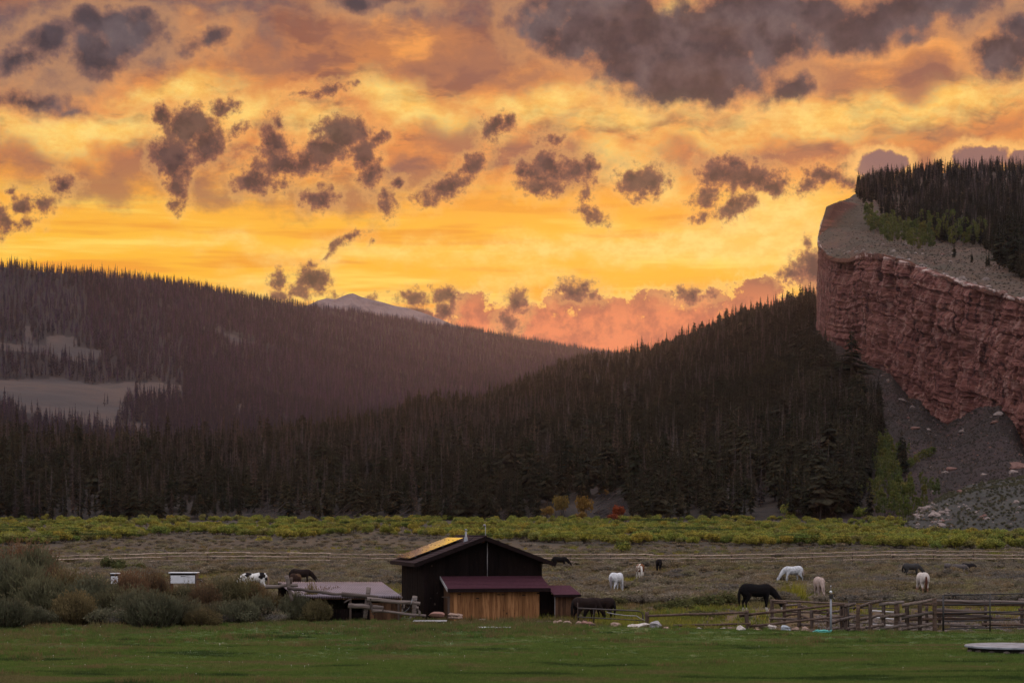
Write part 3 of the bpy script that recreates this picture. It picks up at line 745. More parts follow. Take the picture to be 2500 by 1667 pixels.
def snag(seed, H=15.0, Rr=1.3, n=60):
    """a dead tree: pole with sparse bare boughs"""
    r = random.Random(seed); tr, cr = MB(), MB(); lx, ly = r.uniform(-.05, .05), r.uniform(-.05, .05)
    P_ = lambda z: (lx * z, ly * z, z)
    tr.tube([(0, 0, -1.0), P_(H * .5), P_(H)], [H * 0.011, H * 0.007, 0.03], 5)
    for k in range(n):
        t = r.random() ** .8; z = H * (.18 + .8 * t); R1 = Rr * (1 - t) ** .6 * r.uniform(.4, 1.1) + .1
        a = r.uniform(0, 6.283); ca, sa = math.cos(a), math.sin(a); x, y, z = P_(z); w = .045 * (H / 15)
        dz = R1 * r.uniform(-.6, .15); tip = (x + ca * R1, y + sa * R1, z + dz)
        cr.tri((x, y, z + w), (x, y, z - w * 2), tip); cr.tri((x - sa * w, y + ca * w, z), (x + sa * w, y - ca * w, z), tip)
        for q in range(2):
            s0 = r.uniform(.4, .8); b0 = (x + ca * R1 * s0, y + sa * R1 * s0, z + dz * s0); a2 = a + r.choice((-1, 1)) * r.uniform(.5, 1.0); l2 = R1 * .4
            t2 = (b0[0] + math.cos(a2) * l2, b0[1] + math.sin(a2) * l2, b0[2] - l2 * r.uniform(.1, .6))
            cr.tri((b0[0], b0[1], b0[2] + w * .7), (b0[0], b0[1], b0[2] - w * .9), t2)
    return tr, cr
def leafball(cr, c, rx, rz, n, s, r, up=0.3, mi=0):
    for k in range(n):
        a = r.uniform(0, 6.283); u = r.uniform(-1, 1); q = r.random() ** .35; h = math.sqrt(1 - u * u)
        p = Vector((c[0] + rx * q * h * math.cos(a), c[1] + rx * q * h * math.sin(a), c[2] + rz * q * u))
        d = Vector((h * math.cos(a) + r.gauss(0, .5), h * math.sin(a) + r.gauss(0, .5), u + r.gauss(0, .5) + up * .4)).normalized(); e = d.orthogonal().normalized()
        sz = s * r.uniform(.6, 1.3); e2 = d.cross(e); th = r.uniform(0, 6.28); e, e2 = e * math.cos(th) + e2 * math.sin(th), e2 * math.cos(th) - e * math.sin(th)
        cr.tri(tuple(p + e * sz), tuple(p - e * sz * .5 + e2 * sz * .8), tuple(p - e * sz * .5 - e2 * sz * .8), mi)
def aspen(seed, H=9.0, Rr=1.9):
    r = random.Random(seed); tr, cr = MB(), MB()
    tr.tube([(0, 0, -1), (r.uniform(-.2, .2), r.uniform(-.2, .2), H * .5), (0, 0, H * .95)], [.11, .08, .02], 5)
    for k in range(8):
        a = r.uniform(0, 6.28); z = H * r.uniform(.3, .85); tr.tube([(0, 0, z), (math.cos(a) * Rr * .7, math.sin(a) * Rr * .7, z + .9)], [.03, .01], 3)
    for k in range(13):
        t = r.random(); z = H * (.28 + .66 * t); q = Rr * (1 - abs(t - .35)) * .62; a = r.uniform(0, 6.28)
        leafball(cr, (math.cos(a) * q, math.sin(a) * q, z), Rr * .42, H * .09, 80, .21, r)
    return tr, cr

def bush(seed, Rr=1.5, H=1.8, n=900, s=0.11, stems=14, up=1.2, lumps=9):
    """a rounded shrub: stems and small leaves on clustered shoots"""
    r = random.Random(seed); tr, cr = MB(), MB()
    for k in range(stems):
        a = r.uniform(0, 6.28); q = Rr * r.uniform(.2, .8)
        tr.tube([(math.cos(a) * q * .2, math.sin(a) * q * .2, -.1), (math.cos(a) * q * .6, math.sin(a) * q * .6, H * .45), (math.cos(a) * q, math.sin(a) * q, H * r.uniform(.7, .92))], [.03, .02, .006], 3)
    for k in range(lumps):
        a = r.uniform(0, 6.28); q = Rr * math.sqrt(r.random()) * .68; z = H * (.30 + .42 * (1 - (q / Rr) ** 2)) * r.uniform(.8, 1.2)
        leafball(cr, (math.cos(a) * q, math.sin(a) * q, z), Rr * .40, H * .30, n // lumps, s, r, up)
    return tr, cr
def spray(cr, r, base, d, ln, w, mi=0, bend=.25):
    """one narrow upright shoot, slightly bent"""
    e = Vector((r.gauss(0, 1), r.gauss(0, 1), 0)).normalized() * w
    b = Vector(base); m = b + d * ln * .5 + Vector((r.uniform(-1, 1), r.uniform(-1, 1), 0)) * ln * bend * .3; t = b + d * ln + Vector((r.uniform(-1, 1), r.uniform(-1, 1), -.3)) * ln * bend * .4
    cr.tri(tuple(b - e * .5), tuple(b + e * .5), tuple(m + e * .5), mi); cr.tri(tuple(b - e * .5), tuple(m + e * .5), tuple(m - e * .5), mi); cr.tri(tuple(m - e * .5), tuple(m + e * .5), tuple(t), mi)
def sage(seed, Rr=0.62, H=0.62, n=260):
    """a rounded sagebrush: a dome of small leaves over woody stems, with shoots standing out of it"""
    r = random.Random(seed); cr = MB(); tr = MB()
    for k in range(7):
        a = r.uniform(0, 6.28); tr.tube([(0, 0, -.08), (math.cos(a) * Rr * .35, math.sin(a) * Rr * .35, H * .35), (math.cos(a) * Rr * .6, math.sin(a) * Rr * .6, H * .6)], [.022, .014, .006], 3)
    lumps = [(r.uniform(0, 6.28), r.uniform(0, .62), r.uniform(.28, .5)) for _ in range(7)]
    for (a, q, w) in lumps:
        leafball(cr, (math.cos(a) * q * Rr, math.sin(a) * q * Rr, H * (.35 + .30 * (1 - q))), Rr * w, H * w * .85, n // 7, .062, r, .8)
    for k in range(46):
        a = r.uniform(0, 6.283); q = math.sqrt(r.random()); d = Vector((math.cos(a) * q * .8, math.sin(a) * q * .8, 1.0)).normalized()
        spray(cr, r, (math.cos(a) * Rr * q * .75, math.sin(a) * Rr * q * .75, H * (.72 - .35 * q * q)), d, H * r.uniform(.22, .42), .03, 0)
    return tr, cr
def grass_tuft(seed, H=0.12, Rr=.16, n=26, w=.012):
    r = random.Random(seed); cr = MB()
    for k in range(n):
        a = r.uniform(0, 6.28); q = Rr * math.sqrt(r.random()); d = Vector((r.gauss(0, .35), r.gauss(0, .35), 1)).normalized(); e = Vector((math.cos(a), math.sin(a), 0)) * w
        b = Vector((math.cos(a * 3) * q, math.sin(a * 3) * q, -.02)); h = H * r.uniform(.5, 1.25)
        cr.tri(tuple(b - e), tuple(b + e), tuple(b + d * h))
    return cr

def join(tr, cr):
    m = MB(); m.v = list(tr.v); m.f = list(tr.f); m.m = [0] * len(tr.f); n = len(m.v)
    m.v += cr.v; m.f += [tuple(i + n for i in f) for f in cr.f]; m.m += [1] * len(cr.f)
    return m

# ------------------------------------------------------------------ scattering past the first 300 of a kind
def scatter(name, pos, rot, scl, idx, protos, tilt=None):
    """ONE stuff object: points that carry instances of prototype meshes"""
    c = bpy.data.collections.new(name + '_plants')
    for k, me in enumerate(protos):
        o = bpy.data.objects.new('%s_%02d' % (name, k), me); c.objects.link(o)
    me = bpy.data.meshes.new(name); n = len(pos)
    me.vertices.add(n); me.vertices.foreach_set('co', np.asarray(pos, dtype=np.float32).ravel())
    a = me.attributes.new('rot', 'FLOAT_VECTOR', 'POINT'); rv = np.zeros((n, 3), np.float32); rv[:, 2] = rot
    if tilt is not None: rv[:, 0] = tilt[:, 0]; rv[:, 1] = tilt[:, 1]
    a.data.foreach_set('vector', rv.ravel())
    a = me.attributes.new('scl', 'FLOAT_VECTOR', 'POINT'); sv = np.asarray(scl, np.float32)
    if sv.ndim == 1: sv = np.repeat(sv[:, None], 3, 1)
    a.data.foreach_set('vector', sv.ravel())
    a = me.attributes.new('idx', 'INT', 'POINT'); a.data.foreach_set('value', np.asarray(idx, np.int32))
    o = link(bpy.data.objects.new(name, me)); o['kind'] = 'stuff'
    t = bpy.data.node_groups.new(name, 'GeometryNodeTree')
    t.interface.new_socket('Geometry', in_out='INPUT', socket_type='NodeSocketGeometry'); t.interface.new_socket('Geometry', in_out='OUTPUT', socket_type='NodeSocketGeometry')
    N, K = t.nodes, t.links
    gi, go = N.new('NodeGroupInput'), N.new('NodeGroupOutput')
    ci = N.new('GeometryNodeCollectionInfo'); ci.inputs['Collection'].default_value = c
    ci.inputs['Separate Children'].default_value = True; ci.inputs['Reset Children'].default_value = True
    ip = N.new('GeometryNodeInstanceOnPoints'); ip.inputs['Pick Instance'].default_value = True
    def att(nm, ty):
        a_ = N.new('GeometryNodeInputNamedAttribute'); a_.data_type = ty; a_.inputs['Name'].default_value = nm; return a_.outputs[0]
    K.new(gi.outputs[0], ip.inputs['Points']); K.new(ci.outputs[0], ip.inputs['Instance'])
    K.new(att('idx', 'INT'), ip.inputs['Instance Index'])
    e2r = N.new('FunctionNodeEulerToRotation'); K.new(att('rot', 'FLOAT_VECTOR'), e2r.inputs[0]); K.new(e2r.outputs[0], ip.inputs['Rotation'])
    K.new(att('scl', 'FLOAT_VECTOR'), ip.inputs['Scale']); K.new(ip.outputs[0], go.inputs[0])
    md = o.modifiers.new('scatter', 'NODES'); md.node_group = t
    return o

CREATED = {}
def plant(name, proto, loc, rz, scl, label, cat, group, parts=('trunk', 'crown')):
    """proto: (trunk mesh, crown mesh); an Empty at the foot parents the parts"""
    e = empty(name, loc, rz)
    e.scale = (scl, scl, scl) if not hasattr(scl, '__len__') else scl
    tag(e, label, cat, group)
    for nm, me in zip(parts, proto): link(bpy.data.objects.new(nm, me), e)
    return e

def make_protos(builder, seeds, mats, nm, **kw):
    out = []
    for sd in seeds:
        tr, cr = builder(sd, **kw)
        out.append((tr.mesh(nm[0], [mats[0]]), cr.mesh(nm[1], [mats[1]]), join(tr, cr).mesh(nm[2], list(mats))))
    return out
TC = ('trunk', 'crown')
PR_con = make_protos(conifer, range(1, 6), (M_bark, M_needle), ('conifer_trunk', 'conifer_crown', 'conifer'), H=15.0, Rr=2.0) \
       + make_protos(conifer, range(6, 9), (M_bark, M_needle), ('conifer_trunk', 'conifer_crown', 'conifer'), H=15.0, Rr=2.7, wob=.5)
PR_dy = make_protos(conifer, range(20, 24), (M_greywood, M_deadneedle), ('conifer_trunk', 'conifer_crown', 'conifer'), H=15.0, Rr=1.5, dead=.2, wob=.5)
PR_dead = make_protos(snag, range(30, 35), (M_greywood, M_greywood), ('snag_trunk', 'snag_boughs', 'snag'), H=15.0)
PR_far = make_protos(conifer, range(40, 44), (M_bark, M_hazeneedle), ('t', 'c', 'far_conifer'), H=15.0, Rr=1.9, levels=11, br=6)
PR_fardy = make_protos(conifer, range(44, 49), (M_hazedying, M_hazedying), ('t', 'c', 'far_conifer'), H=15.0, Rr=1.4, levels=11, br=6, dead=.2)
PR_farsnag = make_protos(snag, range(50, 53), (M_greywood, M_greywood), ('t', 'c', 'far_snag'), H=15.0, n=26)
PR_pine = make_protos(conifer, range(60, 63), (M_bark, M_needle), ('pine_trunk', 'pine_crown', 'pine'), H=15.0, Rr=3.4, levels=13, br=9, start=.22, wob=.5, topflat=True)
PR_asp = make_protos(aspen, range(70, 75), (M_aspenbark, M_aspen), ('aspen_trunk', 'aspen_crown', 'aspen'))

# ------------------------------------------------------------------ where the trees stand
def snap(sheet, x, y):
    """the point of a sheet seen at photograph pixel (x, y)"""
    if not hasattr(sheet, 'dense'):
        n, m = sheet.p.shape[:2]; v, u = np.meshgrid(np.linspace(0, 1, n * 2), np.linspace(0, 1, m * 2), indexing='ij')
        sheet.dense = sheet.at(v.ravel(), u.ravel()); sheet.dpx = to_px(sheet.dense)
    e = (sheet.dpx[0] - x) ** 2 + (sheet.dpx[1] - y) ** 2
    c = np.argsort(e)[:12]; c = c[e[c] < e[c[0]] + 9]
    return Vector(sheet.dense[c[np.argmin(sheet.dense[c, 1])]])
def foot(x, y):
    """on the valley floor near the forest, else on the hillside"""
    if y > 1273: d = 690.0; return Vector(((x - 1250) / F * d, d, float(ground_z(0, d)) - .1))
    return snap(NH if x < 1960 else SC, x, y)
def sample(sheet, n, power=1.0, vmax=1.0):
    """random feet on a sheet, thinner with distance so far slopes are not over-filled"""
    u = rng.random(n * 5); v = rng.random(n * 5) * vmax; p = sheet.at(v, u)
    q = sheet.at(np.clip(v + .002, 0, 1), u) - p
    s = np.linalg.norm(sheet.at(v, np.clip(u + .002, 0, 1)) - p, axis=1) * np.linalg.norm(q, axis=1)
    px, py = to_px(p)
    w = s / p[:, 1] ** power; w[(px < -330) | (px > 2830)] = 0
    n = min(n, int((w > 0).sum()))
    k = rng.choice(len(p), size=n, replace=False, p=w / w.sum())
    return p[k]
def forest_left():
    p = sample(LH, 62000, 1.6)
    px, py = to_px(p); keep = (px < 1750)
    keep &= ~in_meadow(px, py)
    p = p[keep]; px = px[keep]; py = py[keep]
    # a few lone trees on the clearings
    for (x, y) in ((198, 878), (190, 876), (265, 985), (256, 990), (335, 958), (342, 955), (330, 957), (78, 845), (70, 840), (95, 842)):
        sc_ = .9 + .5 * ((x * 7) % 5) / 5; plant('lone_spruce', PR_far[x % 4][:2], snap(LH, x, y), x, sc_ if x != 335 else 1.8, 'small dark spruce standing alone on a pale clearing of the far left hill', 'tree', 'lone spruces on the far clearings')
    n = len(p)
    t = rng.random(n); tone = fbm(p[:, 0] / 260, p[:, 1] / 260, 0, 3, 51)
    dead = t < (0.62 + tone * .5)
    near = p[:, 1] < 2700
    dead &= ~(near & (rng.random(n) < .6))
    idx = np.where(dead, np.where(rng.random(n) < .22, rng.integers(9, 12, n), rng.integers(4, 9, n)), rng.integers(0, 4, n))
    h = rng.normal(1.0, .22, n).clip(.45, 1.7); h *= np.interp(p[:, 1], [2000, 3000, 7000], [1.15, 1.05, .95])
    sc = np.stack([h * rng.uniform(.85, 1.35, n), h * rng.uniform(.85, 1.35, n), h], -1)
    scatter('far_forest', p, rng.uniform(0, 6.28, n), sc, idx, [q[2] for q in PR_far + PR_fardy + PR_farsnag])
forest_left()

NEARTREES = []      # (distance weight, ...) candidates to be set out one by one
GAP_FOOT = []
def forest_near():
    p = sample(NH, 24000, 1.35, vmax=1.0)
    px, py = to_px(p)
    keep = px < 2010
    # scree clearings and fallen timber at the foot
    keep &= ~(inpoly(px, py, [(580, 1290), (590, 1258), (640, 1252), (700, 1262), (720, 1290)]))
    keep &= ~(inpoly(px, py, [(1310, 1290), (1320, 1244), (1400, 1226), (1490, 1214), (1530, 1235), (1545, 1290)]))
    keep &= (p[:, 1] > 700)
    p = p[keep]; px = px[keep]
    # scree's wooded left part and the slope under the cliff end
    q = sample(SC, 4200, 1.0, vmax=.97); qx, qy = to_px(q)
    lim = np.interp(qy, [850, 900, 960, 1000, 1080, 1160, 1230, 1280], [1985, 2035, 2100, 2140, 2150, 2120, 2090, 2140])
    edge_ = qx + 26 * fbm(q[:, 1] / 40, q[:, 2] / 20, 0, 2, 77) < lim
    q = q[edge_ & (q[:, 1] > 690)]
    p = np.concatenate([p, q]); px, py = to_px(p); n = len(p)
    tone = fbm(p[:, 0] / 110, p[:, 1] / 160, 0, 3, 61)
    pd = np.interp(px, [0, 400, 1000, 1500, 2000], [.45, .5, .5, .35, .2]) + tone * .5 + np.interp(p[:, 1], [700, 1000, 2000], [-.25, 0, .1])
    t = rng.random(n); dead = t < pd
    snagm = dead & (rng.random(n) < .30)
    h = (rng.normal(.88, .24, n) * (1 + .25 * fbm(p[:, 0] / 60, p[:, 1] / 80, 0, 2, 63)) + .5 * (rng.random(n) < .05)).clip(.35, 1.75)
    h = np.where(p[:, 1] < 780, h * .9, h)
    sx = h * rng.uniform(.85, 1.3, n); rot = rng.uniform(0, 6.28, n)
    kind = np.where(snagm, 2, np.where(dead, 1, 0))
    idx = np.where(kind == 0, rng.integers(0, 8, n), np.where(kind == 1, rng.integers(8, 12, n), rng.integers(12, 17, n)))
    big = h / p[:, 1]
    order = {}
    for k_ in (0, 1, 2):
        ids = np.where((kind == k_) & (px > -30) & (px < 2530))[0]
        # those that stand in front show whole
        ids = ids[np.argsort(-(big[ids] * np.where(p[ids, 1] < 900, 1.6, 1.0)))][:{0: 225, 1: 130, 2: 90}[k_]]
        order[k_] = ids
    allp = PR_con + PR_dy + PR_dead + PR_pine
    rp_ = (kind == 0) & (rng.random(n) < .16); idx = np.where(rp_, rng.integers(17, 20, n), idx); h = np.where(rp_, h * .85, h)
    def place(ids, name, cat, group, lab):
        for i in ids:
            x = px[i]
            zone = ('at the far left edge of the forest foot' if x < 330 else 'in the forest left of the barn' if x < 940 else 'in the forest straight behind the barn' if x < 1400
                    else 'in the forest above the grazing horses' if x < 1900 else 'in the forest below the red cliff')
            sz = 'tall ' if h[i] > 1.12 else 'short ' if h[i] < .78 else 'middling '
            plant(name, allp[idx[i]][:2], Vector(p[i]), rot[i], (sx[i], sx[i], h[i]), sz + lab % zone, cat, sz + group + ' ' + zone)
    place(order[0], 'conifer_tree', 'tree', 'dark conifers', 'dark green narrow conifer %s')
    place(order[1], 'dying_conifer', 'tree', 'brown dying conifers', 'brown thin dying conifer %s')
    place(order[2], 'dead_tree', 'dead tree', 'bare grey dead trees', 'bare grey dead tree %s')
    used = np.concatenate([order[k_] for k_ in order]); rest = np.ones(n, bool); rest[used] = False
    scatter('hillside_forest', p[rest], rot[rest], np.stack([sx, sx, h], -1)[rest], idx[rest], [q_[2] for q_ in allp])
forest_near()

def ridge_trees():
    """tall trees that break the skyline of the right hand hill, one by one"""
    r = random.Random(5)
    k = 0
    xs = np.linspace(1440, 1985, 46)
    for x in xs:
        x += r.uniform(-8, 8); y = float(np.interp(x, [1424, 1500, 1595, 1700, 1807, 1913, 1988], [880, 870, 855, 819, 783, 756, 738])); d = float(np.interp(x, [1424, 1500, 1595, 1700, 1807, 1913, 1988], [2900, 2950, 2900, 2800, 2500, 2200, 1900]))
        pr = r.choice(PR_con + PR_con + PR_pine + PR_dy[:2] + PR_dead[:1]); s_ = r.uniform(.85, 1.75)
        loc = snap(NH, x, y + 2); loc.z -= .5
        where = 'near the notch of the valley' if x < 1620 else 'halfway up the ridge' if x < 1800 else 'close beside the red cliff'
        plant('skyline_tree', pr[:2], loc, r.uniform(0, 6), s_, 'dark tree standing up on the skyline %s' % where, 'tree', 'skyline trees ' + where)
ridge_trees()

def plateau_forest():
    p = sample(PL, 9500, .9); px, py = to_px(p)
    lo = np.interp(px, [2090, 2110, 2173, 2250, 2330, 2400, 2430, 2470, 2500, 2700], [488, 500, 545, 580, 600, 606, 640, 668, 690, 720])
    keep = (px > 2092) & (py < lo) & (p[:, 1] < 1990)
    dens = np.interp(lo - py, [0, 40, 90], [.55, .8, .8]); keep &= rng.random(len(p)) < dens
    p = p[keep]; px = px[keep]; py = py[keep]; n = len(p)
    h = rng.normal(.85, .2, n).clip(.4, 1.35); dead = rng.random(n) < np.interp(py, [420, 480, 560, 640], [.62, .55, .25, .08])
    idx = np.where(dead, np.where(rng.random(n) < .4, rng.integers(12, 17, n), rng.integers(8, 12, n)), rng.integers(0, 8, n))
    sx = h * rng.uniform(.85, 1.2, n)
    allp = PR_con + PR_dy + PR_dead; rot = rng.uniform(0, 6.28, n)
    lo = lo[keep]; front = np.argsort(-(py - lo + rng.normal(0, 6, n)))[:45]
    for i in front:
        plant('conifer_tree', allp[idx[i] % 8][:2], Vector(p[i]), rot[i], (sx[i], sx[i], h[i]), 'dark conifer at the lower edge of the clifftop forest', 'tree', 'conifers at the edge of the clifftop forest')
    rest = np.ones(n, bool); rest[front] = False
    scatter('clifftop_forest', p[rest], rot[rest], np.stack([sx, sx, h], -1)[rest], idx[rest], [q_[2] for q_ in allp])
    r = random.Random(9)
    # trees along the very skyline
    for k in range(58):
        x = 2100 + (2500 - 2100) * (k + r.random()) / 58; y = float(np.interp(x, [2093, 2120, 2173, 2250, 2300, 2500], [483, 462, 444, 430, 424, 414])); d = float(np.interp(x, [2093, 2120, 2173, 2250, 2300, 2500], [1650, 1750, 1850, 1900, 1950, 1950]))
        pr = r.choice(PR_con[:5] + PR_dy + PR_dead + PR_dead); loc = snap(PL, x, y + 1); loc.z -= .5
        plant('skyline_tree', pr[:2], loc, r.uniform(0, 6), r.uniform(.7, 1.2), 'thin tree on the skyline of the clifftop forest', 'tree', 'skyline trees above the cliff')
    plant('round_pine', PR_pine[0][:2], snap(PL, 2297, 428), 1.0, 1.1, 'broad round topped pine standing out on the clifftop skyline', 'tree', None)
    # two dark ones at the right of the plateau and small single ones
    for (x, y, d, s_, lab) in ((2440, 655, 1060, 1.9, 'tall dark spruce at the right end of the clifftop, left of its twin'), (2478, 672, 1000, 2.1, 'tall dark spruce at the right edge of the picture on the clifftop'),
                               (2462, 640, 1120, 2.0, 'tall dark spruce behind the two at the right end of the clifftop'), (2497, 650, 1100, 2.2, 'tall dark spruce cut off by the right edge above the cliff'),
                               (2328, 628, 1160, .62, 'small dark spruce in front of the clifftop aspens'), (2373, 640, 1120, .45, 'smallest spruce alone on the grey clifftop slope'),
                               (2415, 648, 1100, .55, 'short bushy spruce near the right end of the clifftop slope'), (2408, 650, 1090, .45, 'low spruce leaning on the short bushy one on the clifftop slope'),
                               (2180, 552, 1480, 1.4, 'dark spruce rising among the left clifftop aspens'), (2192, 556, 1480, 1.2, 'second dark spruce rising among the left clifftop aspens')):
        plant('spruce_tree', PR_con[5 + int(x) % 3][:2], snap(PL, x, y), x, s_, lab, 'tree', None)
    # aspens in groves
    for k in range(150):
        x = r.uniform(2112, 2415); ylo = float(np.interp(x, [2112, 2160, 2240, 2330, 2415], [560, 598, 618, 606, 592])); yhi = float(np.interp(x, [2112, 2160, 2240, 2330, 2415], [530, 560, 560, 560, 572]))
        t = r.random(); y = yhi + (ylo - yhi) * t; d = float(np.interp(y, [530, 620], [1480, 1230])) - (x - 2240) * .7
        where = 'left grove' if x < 2200 else 'middle grove' if x < 2290 else 'right grove'
        s_ = r.uniform(.75, 1.3) * (1.0 if x < 2340 else .9)
        plant('aspen_tree', PR_asp[k % 5][:2], snap(PL, x, y), r.uniform(0, 6), s_ * 1.35, 'pale yellow green aspen in the %s on the clifftop' % where, 'aspen', 'aspens in the %s on the clifftop' % where)
plateau_forest()

def slope_trees():
    r = random.Random(14)
    # the big tree that stands against the cliff and its neighbours
    for (x, y, d, s_, pr, lab) in ((2080, 955, 1050, 2.15, PR_con[6], 'big dark spruce standing alone against the red cliff'),
                               (2010, 965, 1020, 1.75, PR_con[7], 'large dark spruce left of the big one at the cliff foot'),
                               (1985, 960, 1060, 1.5, PR_con[5], 'broad dark spruce at the left of the cliff foot group'),
                               (2124, 1065, 890, 1.3, PR_con[6], 'dark spruce on the scree right of the forest edge'),
                               (2146, 1010, 960, .95, PR_con[7], 'spruce highest up the scree at the forest edge'),
                               (2122, 1262, 705, .95, PR_con[5], 'black green spruce at the forest corner beside the aspens'),
                               (2208, 1160, 775, 1.0, PR_con[7], 'dark spruce between the aspens and the scree'),
                               (2200, 1148, 790, 1.15, PR_con[5], 'taller dark spruce behind the one between aspens and scree'),
                               (2208, 1216, 715, .62, PR_con[6], 'small dark spruce at the right end of the aspens')):
        plant('spruce_tree', pr[:2], snap(SC, x, y), x, (s_ * (2.3 if x == 2080 else 1.7), s_ * (2.3 if x == 2080 else 1.7), s_) if x < 2100 else s_, lab, 'tree', None)
    # aspens running down the foot of the scree
    for k in range(190):
        t = r.random(); y = 1085 + 185 * t; xm = float(np.interp(y, [1060, 1120, 1180, 1230, 1275], [2150, 2158, 2170, 2185, 2205])); x = xm + r.gauss(0, 20 if y < 1180 else 42); d = float(np.interp(y, [1060, 1120, 1200, 1275], [880, 840, 760, 690]))
        where = 'upper part' if y < 1150 else 'middle part' if y < 1215 else 'lowest part'
        plant('aspen_tree', PR_asp[k % 5][:2], snap(SC, x, y), r.uniform(0, 6), r.uniform(.5, .95), 'green aspen in the %s of the strip under the scree' % where, 'aspen', 'aspens in the %s of the strip under the scree' % where)
    for k in range(26):
        t = r.random(); x = 2165 + 115 * t; y = 1172 - 62 * t + r.uniform(-5, 5); d = 800 - 15 * t
        plant('aspen_shrub', PR_asp[k % 5][:2], snap(SC, x, y), r.uniform(0, 6), (.9, .9, .45), 'low yellow green aspen shrub on the band crossing the scree', 'shrub', 'aspen shrubs on the band crossing the scree')
slope_trees()

# ================================================================== pasture, willows, foreground shrubs, grass
M_willow = leafy('willow_leaves', [L(0.1848, 0.2112, 0.0407), L(0.2838, 0.2596, 0.0407), L(0.1474, 0.1980, 0.0429), L(0.3465, 0.2596, 0.0429), L(0.2112, 0.2464, 0.0495), L(0.2343, 0.1980, 0.0748)], 0.8, 0.45, patch=((0.035, 0.02, 1), L(0.19, 0.165, 0.035), L(0.075, 0.10, 0.025)))
M_stem = soil('twig_bark', L(0.05, 0.035, 0.028), L(0.075, 0.05, 0.038), L(0.035, 0.025, 0.02), 0.5, 3.0, 0.2, 0.01)
M_sage = leafy('sagebrush_leaves', [L(0.2392, 0.2030, 0.1522), L(0.1812, 0.1522, 0.1160), L(0.2175, 0.1624, 0.0899), L(0.1522, 0.1305, 0.1044), L(0.2102, 0.1914, 0.0928), L(0.2755, 0.2320, 0.1769)], 0.9, 0.35, patch=((0.06, 0.05, 1), L(0.175, 0.140, 0.070), L(0.150, 0.135, 0.120)))
M_slopesage = leafy('slope_sage_leaves', [L(0.085, 0.074, 0.060), L(0.068, 0.062, 0.056), L(0.098, 0.084, 0.066), L(0.072, 0.066, 0.060)], 0.9, 0.3)
M_sagegrey = leafy('grey_sage_leaves', [L(0.1132, 0.1116, 0.0670), L(0.0895, 0.0899, 0.0556), L(0.1320, 0.1249, 0.0752), L(0.0990, 0.0870, 0.0507)], 0.9, 0.3)
M_redtwig = leafy('red_willow_twigs', [L(0.1611, 0.0926, 0.0504), L(0.1233, 0.0780, 0.0472), L(0.1989, 0.1229, 0.0504)], 0.9, 0.3)
M_darkleaf = leafy('dark_shrub_leaves', [L(0.1109, 0.1114, 0.0630), L(0.1530, 0.1344, 0.0720), L(0.0969, 0.1037, 0.0680)], 0.9, 0.35)
M_autumn = leafy('autumn_leaves', [L(0.24, 0.13, 0.025), L(0.20, 0.12, 0.03), L(0.17, 0.12, 0.03)], 0.8, 0.35)
M_redleaf = leafy('red_autumn_leaves', [L(0.30, 0.065, 0.02), L(0.22, 0.05, 0.02)], 0.8, 0.35)
M_grassblade = leafy('grass_blades', [L(0.0811, 0.1472, 0.0265), L(0.1111, 0.1704, 0.0361), L(0.1373, 0.1859, 0.0458), L(0.0915, 0.1519, 0.0313), L(0.1570, 0.1736, 0.0541)], 0.7, 0.3, patch=((0.16, 0.42, 1), L(0.1769, 0.1523, 0.0665), L(0.0459, 0.0756, 0.0217)))
M_drygrass = leafy('dry_grass', [L(0.2392, 0.1794, 0.0819), L(0.1794, 0.1495, 0.0676), L(0.1274, 0.1274, 0.0442), L(0.2093, 0.1339, 0.0676)], 0.8, 0.3)

SN = ('stems', 'foliage')
PR_wil = make_protos(bush, range(101, 106), (M_stem, M_willow), ('willow_stems', 'willow_leaves', 'willow'), Rr=2.0, H=2.4, n=1000, s=.17)
PR_sage = make_protos(sage, range(111, 117), (M_stem, M_sage), ('sage_stems', 'sage_leaves', 'sage'))
PR_gsage = make_protos(sage, range(121, 124), (M_stem, M_sagegrey), ('sage_stems', 'sage_leaves', 'grey_sage'))

